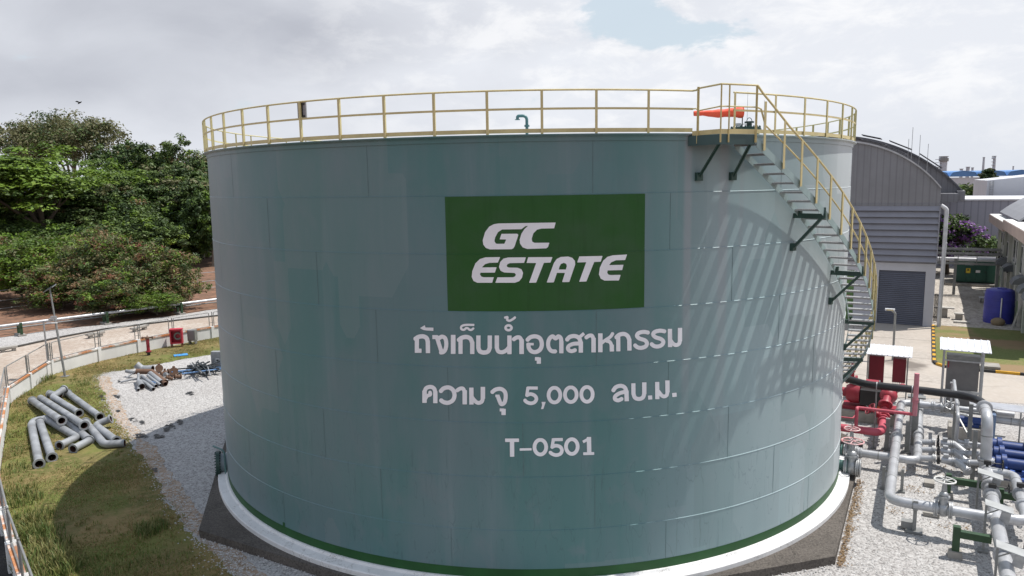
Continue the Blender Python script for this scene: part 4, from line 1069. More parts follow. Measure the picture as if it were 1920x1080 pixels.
for lab, (a, b) in (('low concrete block bench left of the fence at the roadside', (G(2, 660), G(30, 656))), ('low concrete block by the dark kerb, middle of the road', (G(166, 634), G(192, 629))), ('low concrete block by the dark kerb, nearer the tank', (G(250, 622), G(274, 616)))):
    d = (b-a); a, b = a-d*0.1, b+d*0.1; t_ = thing('concrete_bench', lab, 'concrete block', (a+b)/2, 'concrete blocks by the roadside')
    mb = MB(); mb.bar(a+Vector((0, 0, 0.24)), b+Vector((0, 0, 0.24)), 0.4, 0.12); mb.build('slab', CONC, t_, smooth=False)
    for k in (0.2, 0.8): p = a.lerp(b, k); mb = MB(); mb.box(p+Vector((0, 0, 0.09)), (0.2, 0.32, 0.18), math.atan2(d.y, d.x)); mb.build('foot', CONC, t_, smooth=False)
# wire fence under the trees
fp = [G(-60, 590), G(54, 575), G(150, 565), G(265, 554), G(371, 544), G(460, 536)]
t_ = thing('wire_fence', 'low wire fence with thin pale rails running under the trees', 'fence', fp[1])
for h in (0.15, 0.85, 1.75):
    mb = MB(); mb.tube([p+Vector((0, 0, h)) for p in fp], 0.03, 6); mb.build('rail', GALV, t_)
for a, b in zip(fp, fp[1:]):
    for k in (0, 0.5): p = a.lerp(b, k); mb = MB(); mb.tube([p, p+Vector((0, 0, 1.85))], 0.04, 6); mb.build('post', GALV, t_)
# floodlight seen from behind on the railing
q = CYL(11.47, -29.6, 11.86); t_ = thing('floodlight', 'grey box floodlight seen from behind, clamped to the roof railing on the left', 'floodlight', q)
mb = MB(); r_ = R_(-29.6)
mb.box(q+Vector((-0.03, 0, 0)), (0.30, 0.03, 0.40), r_); hb_ = mb.build('housing', mat('lamp_grey', (0.34, 0.34, 0.36), 0.6), t_, smooth=False)
mb = MB(); mb.box(CYL(11.515, -29.6, 11.86), (0.03, 0.03, 0.36), r_); mb.box(CYL(11.515, -29.6, 12.0), (0.16, 0.03, 0.04), r_); mb.box(CYL(11.515, -29.6, 11.70), (0.16, 0.03, 0.04), r_); mb.build('bracket', BLACKM, t_, smooth=False)

# ------------------------------------------------------------------ vegetation
def crown_mesh(name, seed, rad, n_cl, per, leaf, mats, wts, flat=1.0, cl_r=0.22, shell_=0.55, droop=0.0, fill=1.0, aspect=1.6, up_bias=0.5):
    """leaf cards gathered in clumps through an uneven ellipsoid"""
    r = np.random.RandomState(seed); rx, ry, rz = rad
    cl = []
    lobes = [(r.normal(0, 0.45, 3)*np.array([1, 1, 0.5]), r.uniform(0.45, 0.75)) for _ in range(7)]+[(np.zeros(3), 0.75)]
    while len(cl) < n_cl:
        lc, lr = lobes[r.randint(len(lobes))]; u = r.normal(size=3); u /= np.linalg.norm(u); rr_ = (shell_+(1-shell_)*r.rand())
        p = lc+u*lr*rr_
        if p[2] < -0.75 or np.linalg.norm(p*np.array([1, 1, 1])) > 1.12: continue
        cl.append(p)
    cl = np.array(cl)
    N_ = n_cl*per
    cen = np.repeat(cl, per, 0)*np.array([rx, ry, rz])
    u = r.normal(size=(N_, 3)); u /= np.linalg.norm(u, axis=1)[:, None]
    sz = np.repeat(r.uniform(0.6, 1.25, n_cl), per)
    off = u*(r.rand(N_, 1)**0.5)*(cl_r*min(rx, rz)*sz)[:, None]*np.array([1.15, 1.15, 0.75*flat])
    pos = cen+off; pos[:, 2] -= droop*np.hypot(off[:, 0], off[:, 1])
    nrm = u*0.7+np.array([0, 0, up_bias])+r.normal(scale=0.45, size=(N_, 3)); nrm /= np.linalg.norm(nrm, axis=1)[:, None]
    t = np.cross(nrm, r.normal(size=(N_, 3))); t /= np.linalg.norm(t, axis=1)[:, None]; b = np.cross(nrm, t)
    s = leaf*r.uniform(0.6, 1.3, (N_, 1))
    V_ = np.empty((N_, 4, 3)); V_[:, 0] = pos-t*s*aspect*0.5; V_[:, 1] = pos-b*s*0.42; V_[:, 2] = pos+t*s*aspect*0.5; V_[:, 3] = pos+b*s*0.42
    me = bpy.data.meshes.new(name); me.vertices.add(N_*4); me.loops.add(N_*4); me.polygons.add(N_)
    me.vertices.foreach_set('co', V_.reshape(-1)); me.loops.foreach_set('vertex_index', np.arange(N_*4))
    me.polygons.foreach_set('loop_start', np.arange(0, N_*4, 4)); me.polygons.foreach_set('loop_total', np.full(N_, 4))
    clm = r.choice(len(mats), n_cl, p=wts); lm = np.repeat(clm, per); sw = r.rand(N_) < 0.25; lm[sw] = r.choice(len(mats), sw.sum(), p=wts)
    me.polygons.foreach_set('material_index', lm.astype(np.int32))
    for m in mats: me.materials.append(m)
    me.update(calc_edges=True); return me, cl*np.array([rx, ry, rz])


def trunk_mesh(name, seed, h0, crown_c, cl, r0, m, n_limbs=9, split=0.5):
    r = random.Random(seed); mb = MB(); top = Vector((0, 0, h0*split)); k0 = Vector((r.uniform(-.3, .3), r.uniform(-.3, .3), h0*split*0.5))
    mb.tube([Vector((0, 0, -0.2)), k0, top], [r0, r0*0.8, r0*0.66], 8)
    for i in range(n_limbs):
        q = Vector(cl[r.randrange(len(cl))])*0.8+Vector((0, 0, crown_c)); mid = top.lerp(q, 0.5)+Vector((r.uniform(-.4, .4), r.uniform(-.4, .4), r.uniform(-.2, .6)))
        mb.tube([top, mid, q], [r0*0.42, r0*0.26, r0*0.06], 6)
        for _ in range(2):
            q2 = q+Vector((r.uniform(-1, 1), r.uniform(-1, 1), r.uniform(-.4, .8)))*h0*0.12; mb.tube([mid, mid.lerp(q2, 0.6), q2], [r0*0.16, r0*0.1, r0*0.03], 5, False)
    return mb.build(name, m)


PROTO = {}
def plant(kind, name, label, cat, base, W_, H, group=None, rz=0.0):
    """a plant of one of the kinds below, crown W_ wide, H tall"""
    if kind not in PROTO:
        k = KINDS[kind]
        me, cl = crown_mesh('crown', k['seed'], k['rad'], k['n'], k['per'], k['leaf'], k['mats'], k['w'], **k.get('kw', {}))
        tr = trunk_mesh('trunk', k['seed'], k['cz'], k['cz'], cl, k['r0'], k['bark'], k.get('limbs', 9), k.get('split', 0.5))
        PROTO[kind] = (me, tr.data); bpy.data.objects.remove(tr)
    k = KINDS[kind]; me, tr = PROTO[kind]
    t = thing(name, label, cat, base, group, rz); sx_ = W_/(2*k['rad'][0]); sz_ = H/(k['cz']+k['rad'][2]*1.02)
    c = bpy.data.objects.new('crown', me); C.objects.link(c); c.parent = t; c.location = (0, 0, k['cz']*sz_); c.scale = (sx_, sx_, sz_)
    b = bpy.data.objects.new('trunk', tr); C.objects.link(b); b.parent = t; b.scale = (sx_, sx_, sz_)
    return t


KINDS = {
 'broad': dict(seed=3, rad=(5.5, 5.5, 5.2), n=340, per=84, leaf=0.27, mats=[LF_DARK, LF_MID, LF_OLV, LF_BRN], w=[0.46, 0.44, 0.08, 0.02], cz=9.0, r0=0.42, bark=BARK, kw=dict(cl_r=0.15, shell_=0.62, up_bias=1.0, flat=0.8)),
 'broad_b': dict(seed=11, rad=(5.2, 5.2, 5.8), n=330, per=84, leaf=0.26, mats=[LF_DARK, LF_MID, LF_BRI, LF_BRN], w=[0.48, 0.43, 0.04, 0.05], cz=8.4, r0=0.40, bark=BARK, kw=dict(cl_r=0.145, shell_=0.62, up_bias=1.0, flat=0.8)),
 'low': dict(seed=21, rad=(4.5, 4.5, 4.2), n=300, per=80, leaf=0.22, mats=[LF_DARK, LF_MID, LF_BRI], w=[0.42, 0.44, 0.14], cz=4.3, r0=0.3, bark=BARKP, kw=dict(cl_r=0.15, shell_=0.6, up_bias=0.9)),
 'rain': dict(seed=31, rad=(7.5, 7.5, 4.4), n=250, per=85, leaf=0.26, mats=[LF_BRI, LF_MID, LF_DARK], w=[0.66, 0.28, 0.06], cz=11.0, r0=0.5, bark=BARK, kw=dict(cl_r=0.30, flat=0.42, shell_=0.6, droop=0.22, up_bias=1.3), split=0.45),
 'wispy': dict(seed=41, rad=(8.5, 8.5, 5.0), n=480, per=48, leaf=0.24, mats=[LF_OLV, LF_DARK, LF_MID], w=[0.72, 0.18, 0.10], cz=15.0, r0=0.4, bark=BARKP, limbs=14, kw=dict(cl_r=0.26, shell_=0.35)),
 'thicket': dict(seed=51, rad=(3.6, 3.6, 3.1), n=360, per=54, leaf=0.115, mats=[LF_MID, LF_OLV, LF_BRI, LF_BRN, LF_RED, LF_DARK], w=[0.24, 0.30, 0.16, 0.18, 0.06, 0.06], cz=3.0, r0=0.10, bark=BARKP, limbs=34, kw=dict(cl_r=0.17, shell_=0.35, up_bias=0.4, aspect=2.2), split=0.2),
 'thicket_green': dict(seed=61, rad=(3.6, 3.6, 3.2), n=360, per=54, leaf=0.12, mats=[LF_MID, LF_BRI, LF_OLV, LF_RED], w=[0.34, 0.46, 0.16, 0.04], cz=3.1, r0=0.10, bark=BARKP, limbs=26, kw=dict(cl_r=0.17, shell_=0.35, up_bias=0.5, aspect=2.2), split=0.2),
 'bloom': dict(seed=71, rad=(4.2, 4.2, 3.3), n=230, per=55, leaf=0.26, mats=[LF_DARK, LF_MID, LF_PUR, LF_BRI], w=[0.40, 0.24, 0.28, 0.08], cz=4.8, r0=0.25, bark=BARK, kw=dict(cl_r=0.20, shell_=0.55)),
}


def tree_px(kind, px, top, Y, wpx, label, name='broadleaf_tree', cat='tree', group=None, rz=0.0, sink=0.0):
    p = atY(px, top, Y); depth = (Y-EYE.y); W_ = wpx*depth/FPX
    return plant(kind, name, label, cat, (p.x, Y, GZ-sink), W_, p.z-GZ+sink, group, rz)


TG = 'trees behind the supply main'
tree_px('wispy', 122, 190, 100, 245, 'tall airy olive-green tree rising behind all the others at the left', 'airy_tree', group=TG, rz=0.4)
tree_px('wispy', -60, 265, 108, 200, 'second airy olive tree at the far left edge, lower and mostly hidden', 'airy_tree', group=TG, rz=2.0)
tree_px('rain', 62, 247, 62, 330, 'spreading rain tree with bright green layered crown at the left edge', 'rain_tree', group=TG, rz=0.2)
tree_px('rain', -70, 268, 70, 300, 'second rain tree with bright layered crown, cut by the left picture edge', 'rain_tree', group=TG, rz=1.9)
tree_px('rain', 190, 283, 78, 210, 'smaller rain tree with bright tips below the tall airy tree', 'rain_tree', group=TG, rz=3.1)
for i, (k, px, top, Y, wp, lab) in enumerate((
  ('broad', 255, 238, 92, 150, 'dark broadleaf tree reaching the skyline just right of the airy tree'), ('broad_b', 318, 242, 90, 130, 'dark broadleaf tree with lumpy top, middle of the dark skyline'),
  ('broad', 372, 262, 92, 130, 'dark broadleaf tree next to the tank railing'), ('broad_b', 430, 270, 96, 130, 'dark broadleaf tree whose top shows through the railing'),
  ('broad_b', 215, 262, 84, 130, 'dark broadleaf tree with brownish tips under the airy tree'), ('broad', 160, 330, 74, 170, 'dark tree in front of the rain trees, centre left'),
  ('broad_b', 285, 300, 78, 150, 'dark tree below the skyline between the two tallest dark crowns'), ('broad', 352, 312, 76, 150, 'large dark tree beside the tank, in front of the skyline trees'),
  ('broad_b', 40, 345, 70, 190, 'dark tree below the bright rain tree at the left edge'), ('broad', -60, 350, 66, 190, 'dark tree cut by the left edge below the rain trees'), ('broad', 120, 372, 66, 170, 'lower dark tree just above the left bushes'),
  ('low', 232, 352, 68, 150, 'low tree with paler leaf tips behind the bushes'), ('low', 300, 362, 72, 140, 'low tree with pale leaf tips, nearer the tank'), ('low', 388, 338, 70, 110, 'low bright-tipped tree touching the tank edge'),
  ('low', 30, 395, 58, 190, 'low dark tree at the left edge just behind the bushes'), ('low', 110, 405, 57, 170, 'low dark tree behind the second bush from the left'), ('low', 175, 400, 60, 160, 'low dark tree behind the middle of the bush row'),
  ('broad', 325, 285, 84, 140, 'dark tree filling the gap left of the tank railing'), ('broad', 240, 325, 72, 150, 'dark rounded tree in the middle of the dark mass'), ('broad_b', 400, 300, 80, 120, 'dark tree touching the tank just below its railing'), ('low', 352, 425, 76, 100, 'small dark understory tree between the bare trunks near the tank'), ('broad', 378, 330, 82, 110, 'dark tree with a bare trunk showing right beside the tank'), ('low', 255, 395, 62, 150, 'low tree behind the brown bushes, left of the bare trunk'),
  ('broad_b', 470, 290, 88, 150, 'dark tree hidden behind the tank flank'))):
    tree_px(k, px, top, Y, wp, lab, group=TG, rz=i*1.3)
BG = 'bushes behind the white main'
for i, (k, px, top, Y, wp, lab) in enumerate((
  ('thicket_green', 25, 412, 40, 215, 'bright green feathery bush at the left edge behind the wire fence'), ('thicket_green', 110, 418, 41, 200, 'green feathery bush second from the left edge'),
  ('thicket', 185, 414, 38, 190, 'brown-flecked green bush left of the middle of the row'), ('thicket', 245, 428, 36, 180, 'brown and green straggly bush in the middle of the row'),
  ('thicket', 300, 448, 35, 165, 'reddish straggly bush at the right end of the row'), ('thicket', 205, 490, 31.0, 190, 'low straggly bush right behind the white main'),
  ('thicket_green', 290, 535, 31.5, 120, 'low green bush leaning over the white main near its right support'), ('thicket', 110, 480, 35, 190, 'thin brownish bush with bare twigs behind the left support'), ('thicket', -50, 425, 42, 190, 'bush cut off by the left picture edge'))):
    tree_px(k, px, top, Y, wp, lab, 'bush', 'bush', BG, rz=i*0.9, sink=0.2)
# grass on the lawn and tufts along the wall
def blades(name, spots, label, seed, mats=(GRASSB, LF_MID), hmul=1.0):
    r = random.Random(seed); vs, fs, mi = [], [], []
    for c, n, rad_, h in spots:
        for _ in range(n):
            a = r.random()*6.283; rr = rad_*math.sqrt(r.random()); x, y = c.x+rr*math.cos(a), c.y+rr*math.sin(a); hh = h*r.uniform(0.5, 1.2)*hmul; la = r.random()*6.283; ln = hh*r.uniform(0.2, 0.8); wv = r.uniform(0.006, 0.014)*(1+h*1.5)
            dx, dy = math.cos(la), math.sin(la); i = len(vs)
            vs += [(x-dy*wv, y+dx*wv, c.z), (x+dy*wv, y-dx*wv, c.z), (x+dx*ln*0.4+dy*wv*.7, y+dy*ln*0.4-dx*wv*.7, c.z+hh*0.65), (x+dx*ln*0.4-dy*wv*.7, y+dy*ln*0.4+dx*wv*.7, c.z+hh*0.65), (x+dx*ln, y+dy*ln, c.z+hh)]
            fs += [(i, i+1, i+2, i+3), (i+3, i+2, i+4)]; m = r.random() < 0.4; mi += [m, m]
    me = bpy.data.meshes.new(name); me.from_pydata(vs, [], fs)
    for m in mats: me.materials.append(m)
    me.polygons.foreach_set('material_index', [int(x) for x in mi]); o = bpy.data.objects.new(name, me); C.objects.link(o); return tag(o, label, 'grass', kind='stuff')


def inpoly(x, y, P_):
    c = False; n = len(P_)
    for i in range(n):
        a, b = P_[i], P_[(i+1) % n]
        if (a.y > y) != (b.y > y) and x < (b.x-a.x)*(y-a.y)/(b.y-a.y)+a.x: c = not c
    return c


rr = random.Random(77); spots = []
xs = [p.x for p in lawn_pts]; ys = [p.y for p in lawn_pts]
while len(spots) < 8000:
    x, y = rr.uniform(min(xs), max(xs)), rr.uniform(min(ys), 24)
    if inpoly(x, y, lawn_pts):
        d_ = mnoise.noise((x*0.35, y*0.35, 2.0))
        if rr.random() < 0.35+d_*1.3: spots.append((Vector((x, y, GZ)), 9, 0.25, 0.030+0.025*rr.random()))
blades('lawn_blades', spots, 'short patchy grass growing over the lawn left of the tank', 1, (STRAW, GRASSB))
spots = []
for k in range(620):
    while True:
        x, y = rr.uniform(min(xs), max(xs)), rr.uniform(min(ys), 24)
        if inpoly(x, y, lawn_pts) and mnoise.noise((x*0.5, y*0.5, 7.0)) > -0.15: break
    spots.append((Vector((x, y, GZ)), 12, rr.uniform(0.05, 0.22), rr.uniform(0.05, 0.14)))
blades('lawn_tufts', spots, 'small uneven tufts dotted over the lawn left of the tank', 6, (GRASSB, STRAW))
# loose stones: on the gravel, spilled over the soil edge and along the slab
def stones(name, spots, m, label, seed):
    r = np.random.RandomState(seed); vs, fs = [], []
    for c, n, sx_, sy_ in spots:
        for _ in range(n):
            p = np.array([c.x+r.normal()*sx_, c.y+r.normal()*sy_, c.z]) if sx_ >= 0 else np.array([c.x+r.uniform(-1, 1)*-sx_, c.y+r.uniform(-1, 1)*-sy_, c.z])
            if math.hypot(p[0], p[1]) < 11.9: continue
            s = r.uniform(0.014, 0.036); i = len(vs); rot = r.uniform(0, 6.28); ca, sa = math.cos(rot), math.sin(rot)
            for dx, dy, dz in ((1, 0, .1), (0, 1, 0), (-1, 0, .05), (0, -1, .1), (0.1, 0, 0.75)):
                k = s*r.uniform(.75, 1.3); vs.append((p[0]+(dx*ca-dy*sa)*k, p[1]+(dx*sa+dy*ca)*k*0.8, p[2]+dz*k))
            fs += [(i, i+1, i+4), (i+1, i+2, i+4), (i+2, i+3, i+4), (i+3, i, i+4)]
    me = bpy.data.meshes.new(name); me.from_pydata(vs, [], fs); me.materials.append(m); o = bpy.data.objects.new(name, me); C.objects.link(o); return tag(o, label, 'stones', kind='stuff')


STONE = mat('stone_white', (0.56, 0.55, 0.54), 0.9, vs=9, col2=(0.34, 0.325, 0.31))
sp_ = []
for i in range(4, n_e-1):
    a, b = lawn_pts[i], lawn_pts[i+1]
    for k in range(8): sp_.append((Vector((*a.lerp(b, k/8).xy, GZ+0.003))+Vector((0.25, 0.1, 0)), 26, 0.28, 0.28))
for k in range(60):
    f = k/60; q = Vector(AB(-4.97, -12.12)).lerp(AB(4.97, -12.12), f); sp_.append((Vector((q.x, q.y, GZ+0.01)), 8, 0.12, 0.10)); q = AB(4.97, -12.12).lerp(AB(12.1, -4.97), f); sp_.append((Vector((q.x, q.y, GZ+0.01)), 8, 0.12, 0.10))
c = AB(13.9, -2.5); sp_.append((Vector((c.x, c.y, GZ-0.01)), 9000, -4.5, -7.5)); c = Vector((-17, 5)); sp_.append((Vector((-17.5, 6.5, GZ-0.01)), 4200, -3.2, -5.0))
stones('loose_stones', sp_, STONE, 'white stones lying loose on the gravel and spilled over its edges', 12)
spots = []
for (px, py, n, rad_, h) in ((75, 705, 130, 0.5, 0.45), (62, 718, 160, 0.6, 0.5), (82, 712, 120, 0.5, 0.35), (48, 740, 60, 0.5, 0.25), (30, 760, 40, 0.4, 0.25), (18, 790, 60, 0.6, 0.3), (150, 718, 40, 0.4, 0.2), (45, 940, 110, 0.5, 0.4), (62, 1012, 220, 0.55, 0.55), (50, 990, 160, 0.5, 0.5), (78, 1060, 260, 0.6, 0.6),
                             (92, 1030, 140, 0.5, 0.5), (38, 925, 90, 0.5, 0.45), (65, 970, 100, 0.5, 0.4), (105, 1076, 180, 0.5, 0.5), (285, 990, 160, 0.45, 0.3), (275, 1000, 90, 0.35, 0.28), (130, 1060, 70, 0.5, 0.3), (180, 1070, 80, 0.8, 0.25), (30, 880, 60, 0.5, 0.35), (12, 820, 60, 0.5, 0.3), (22, 850, 60, 0.6, 0.35), (250, 1060, 60, 0.8, 0.2), (300, 1050, 60, 0.7, 0.22), (95, 1000, 60, 0.4, 0.35), (157, 722, 40, 0.3, 0.22)):
    spots.append((G(px, py), int(n*1.6), rad_*1.15, h*0.72))
blades('tall_grass', spots, 'long grass and weeds growing along the foot of the white wall', 2)
# a dark bird in the air over the airy tree
bp = atY(149, 193, 60); mb = MB(); mb.tube([bp+Vector((-0.22, 0, -0.12)), bp+Vector((-0.1, 0, -0.05)), bp+Vector((0.12, 0, 0.06)), bp+Vector((0.24, 0, 0.13)), bp+Vector((0.3, 0, 0.15))], [0.02, 0.07, 0.08, 0.05, 0.01], 8)
mb.poly([bp+Vector((-0.05, 0, 0)), bp+Vector((0.12, 0, 0.08)), bp+Vector((0.0, 0.5, 0.22)), bp+Vector((-0.2, 0.55, 0.12))]); mb.poly([bp+Vector((-0.05, 0, 0)), bp+Vector((-0.22, -0.5, 0.1)), bp+Vector((0, -0.5, 0.2)), bp+Vector((0.12, 0, 0.08))])
tag(mb.build('bird', BLACKM, loc=bp), 'small dark bird flying just above the tall airy tree', 'bird')
# ------------------------------------------------------------------ pipework on the right (site-grid coordinates a, b, z)
def pipe(name, label, path, r, m, bendr=0.35, cat='pipe', group=None, flanges=(), fr=1.45, fm=None, seg=16):
    """a pipe run; flanges: (point, axis) pairs"""
    mb = GB(); mb.tube(bend(path, bendr, 7), r, seg)
    if r > 0.12 and m is SILV:                                     # dark weld and coupling bands
        mb.m = 1
        for a, b in zip(path, path[1:]):
            a, b = Vector(a), Vector(b); L = (b-a).length; d = (b-a).normalized(); k = 0.62
            while k < L-0.5: mb.ring(a+d*k, d, r*1.025, 0.035, seg, r*0.98); k += 1.75
    o = mb.build(name, [m, SILD], loc=AB(*path[0])); tag(o, label, cat, group)
    for p, ax in flanges:
        fb = GB(); p = Vector(p); ax = Vector(ax).normalized()
        for s in (-0.035, 0.035): fb.ring(p+ax*s, ax, r*fr, 0.045, 20)
        n = 12; t1 = ax.orthogonal().normalized(); t2 = ax.cross(t1)
        for k in range(n):
            q = p+(t1*math.cos(k*6.283/n)+t2*math.sin(k*6.283/n))*r*(fr-0.13); fb.tube([q-ax*0.075, q+ax*0.075], 0.014, 5)
        fb.build('flange', fm or m, o)
    return o


def gate_valve(label, c, ax, r, h, wheel_m, m=GALV, up_=Vector((0, 0, 1)), group='gate valves on the silver pipes', tilt=0.0, wheel_r=None):
    """c centre (a, b, z), ax pipe axis, h height of the stem"""
    c = Vector(c); ax = Vector(ax).normalized(); t = thing('gate_valve', label, 'valve', AB(*c), group)
    mb = GB(); mb.tube([c-ax*0.16, c+ax*0.16], r*1.05, 16); mb.blob(c, (r*1.3, r*1.3, r*1.45)); mb.tube([c, c+up_*h*0.36], [r*0.95, r*0.72], 14); mb.build('body', m, t)
    for s in (-1, 1):
        mb = GB()
        for e in (0.16, 0.215): mb.ring(c+ax*s*e, ax, r*1.6, 0.045, 20)
        mb.build('flange', m, t)
    mb = GB(); mb.ring(c+up_*h*0.38, up_, r*1.05, 0.05, 16); mb.blob(c+up_*h*0.44, (r*0.8, r*0.8, r*0.7)); mb.tube([c+up_*h*0.4, c+up_*h*0.80], r*0.32, 8)
    for s in (-1, 1): mb.bar(c+up_*h*0.46+ax*s*r*0.45, c+up_*h*0.84+ax*s*r*0.22, 0.03, 0.03)
    mb.build('bonnet', m, t)
    mb = GB(); mb.tube([c+up_*h*0.75, c+up_*h*1.12], 0.018, 8); mb.build('stem', SILD, t)
    wr = wheel_r or max(0.24, r*1.75); wc = c+up_*h*0.88; t1 = up_.orthogonal().normalized(); t2 = up_.cross(t1)
    mb = GB(); mb.rings([wc+(t1*math.cos(a)+t2*math.sin(a))*wr for a in np.linspace(0, 2*math.pi, 25)], 0.024, 6, False)
    for k in range(5): a = k*1.2566; mb.tube([wc, wc+(t1*math.cos(a)+t2*math.sin(a))*wr], 0.017, 6)
    mb.tube([wc-up_*0.03, wc+up_*0.04], 0.05, 8); mb.build('handwheel', wheel_m, t)
    return t


WHEELR = mat('wheel_red_white', (0.55, 0.16, 0.17), 0.5, vs=6, col2=(0.62, 0.50, 0.50)); WHEELW = mat('wheel_white', (0.58, 0.58, 0.56), 0.5)
za, zb = 0.02, 0.36
# tank nozzles (parts of the tank)
for b, z, r in ((2.95, za, 0.15), (1.2, 0.08, 0.19)):
    a0 = math.sqrt(R0*R0-b*b)-0.06
    mb = GB(); mb.tube([(a0, b, z), (a0+0.36, b, z)], r, 18); mb.ring((a0+0.36, b, z), (1, 0, 0), r*1.55, 0.05, 20); mb.ring((a0+0.07, b, z), (1, 0, 0), r*1.6, 0.02, 20); mb.build('nozzle', mat('nozzle_teal', (0.10, 0.21, 0.19), 0.4), tank)
pipe('suction_pipe', 'silver pipe leaving the tank past the red handwheel and turning towards the warehouse', [(12.0, 2.95, za), (13.86, 2.95, za), (13.86, 12.2, za)], 0.145, SILV, 0.42, flanges=[((12.02, 2.95, za), (1, 0, 0)), ((13.86, 6.6, za), (0, 1, 0)), ((13.86, 5.9, za), (0, 1, 0))], fr=1.35)
gate_valve('grey gate valve with red and white handwheel on the pipe leaving the tank', (11.72, 2.95, za), (1, 0, 0), 0.15, 0.98, WHEELR)
gate_valve('largest grey gate valve, red and white handwheel, bolted to the lower tank nozzle', (11.88, 1.2, 0.08), (1, 0, 0), 0.20, 1.05, WHEELR)
mb = GB(); mb.tube([(12.14, 1.2, 0.08), (12.17, 1.2, 0.08)], 0.31, 20); tag(mb.build('blind_flange', GALV, loc=AB(12.14, 1.2, 0.08)), 'round grey blind flange closing the largest gate valve', 'flange')
pipe('delivery_pipe', 'long silver pipe crossing over another and bending right to the header, nearest the tank', [(14.2, 9.25, zb), (13.15, 9.25, zb), (13.15, -1.87, zb), (15.75, -1.87, zb)], 0.15, SILV, 0.42, flanges=[((13.15, 4.35, zb), (0, 1, 0)), ((13.15, 7.55, zb), (0, 1, 0))], fr=1.4)
gate_valve('silver gate valve with pale handwheel on the pipe bending towards the header', (14.55, -1.87, zb), (1, 0, 0), 0.155, 1.0, WHEELW)
pipe('branch_pipe', 'silver pipe running right below the black pipe, from its elbow to the riser', [(14.2, 9.25, zb), (17.2, 9.25, zb)], 0.13, SILV, flanges=[((14.35, 9.25, zb), (1, 0, 0)), ((16.2, 9.25, zb), (1, 0, 0))])
gate_valve('silver gate valve whose spoked wheel faces the viewer, below the black pipe', (14.85, 9.1, zb), (1, 0, 0), 0.14, 0.75, GALV, up_=Vector((0.15, -0.75, 0.6)).normalized(), wheel_r=0.30)
# header with riser and top run
pipe('header_pipe', 'large silver header pipe running from the riser down to the bottom right corner', [(15.85, 2.9, 0.2), (15.85, 1.9, zb), (15.85, -9.5, zb)], 0.175, SILV, 0.3, flanges=[((15.85, -0.1, zb), (0, 1, 0)), ((15.85, -4.3, zb), (0, 1, 0)), ((15.85, 0.55, zb), (0, 1, 0))], fr=1.4)
pipe('riser_pipe', 'tall silver pipe coming down from the black pipe to the header, past the blue pumps', [(15.78, 3.85, 2.0), (15.80, 2.62, 2.0), (15.85, 2.55, 0.2)], 0.17, SILV, 0.45, flanges=[((15.78, 3.8, 2.0), (0, 1, 0)), ((15.845, 2.55, 0.55), (0, 0, 1))], fr=1.45)
pipe('black_pipe', 'thick black plastic pipe reaching from behind the tank to the silver riser', [(9.6, 7.4, 2.05), (11.1, 5.95, 2.0), (12.0, 5.25, 2.0), (14.0, 5.25, 2.0), (15.2, 5.15, 2.0), (15.74, 4.65, 2.0), (15.78, 3.84, 2.0)], 0.145, BLACK, 0.9)
for lab, a, b in (('thin grey stanchion holding up the black pipe in front of the red pump', 12.35, 5.25), ('thin grey stanchion holding up the black pipe left of the pink standpipe', 13.55, 5.25)):
    t_ = thing('pipe_stanchion', lab, 'pipe support', AB(a, b, GZ), 'stanchions under the black pipe')
    mb = GB(); mb.tube([(a, b, GZ), (a, b, 1.87)], 0.028, 8); mb.box((a, b, GZ+0.02), (0.2, 0.2, 0.04)); mb.build('post', SILD, t_)
    mb = GB(); mb.rings([(a, b+0.142*math.cos(x), 2.0+0.142*math.sin(x)) for x in np.linspace(0, 2*math.pi, 21)], 0.018, 6, False); mb.build('clamp', GALV, t_)
pipe('loop_pipe', 'silver by-pass loop to the right of the header', [(15.85, 2.0, zb), (16.60, 2.0, zb), (16.60, -1.75, zb), (15.85, -1.75, zb)], 0.15, SILV, 0.36, flanges=[((16.60, 0.35, zb), (0, 1, 0)), ((16.60, -0.6, zb), (0, 1, 0))], fr=1.35)
pipe('outlet_pipe', 'silver pipe leaving the loop at the right picture edge', [(16.6, -1.75, zb), (19.5, -1.75, zb)], 0.15, SILV, group=None)
for lab, a, b in (('small black-wheeled gear box on the header nearest the riser', 15.85, 2.02), ('small black-wheeled gear box on the header beside the green beam', 15.85, -0.1), ('small black-wheeled gear box on the header in the bottom right corner', 15.85, -4.3), ('small black-wheeled gear box on the by-pass loop', 16.60, 0.35)):
    t_ = thing('valve_actuator', lab, 'valve', AB(a, b, zb+0.2), 'black valve gear boxes on the silver pipes')
    mb = GB(); mb.box((a, b-0.02, zb+0.30), (0.20, 0.13, 0.12)); mb.tube([(a, b, zb+0.16), (a, b, zb+0.3)], 0.04, 8); mb.build('gear_box', BLACKM, t_, smooth=False)
    mb = GB(); mb.tube([(a, b-0.02, zb+0.30), (a+0.42, b-0.02, zb+0.30)], 0.018, 6); wc = Vector((a+0.42, b-0.02, zb+0.30)); mb.rings([wc+Vector((0, 0.14*math.cos(x), 0.14*math.sin(x))) for x in np.linspace(0, 2*math.pi, 17)], 0.02, 6, False)
    mb.bar(wc-Vector((0, 0.13, 0)), wc+Vector((0, 0.13, 0)), 0.02, 0.02); mb.build('handwheel', BLACKM, t_)
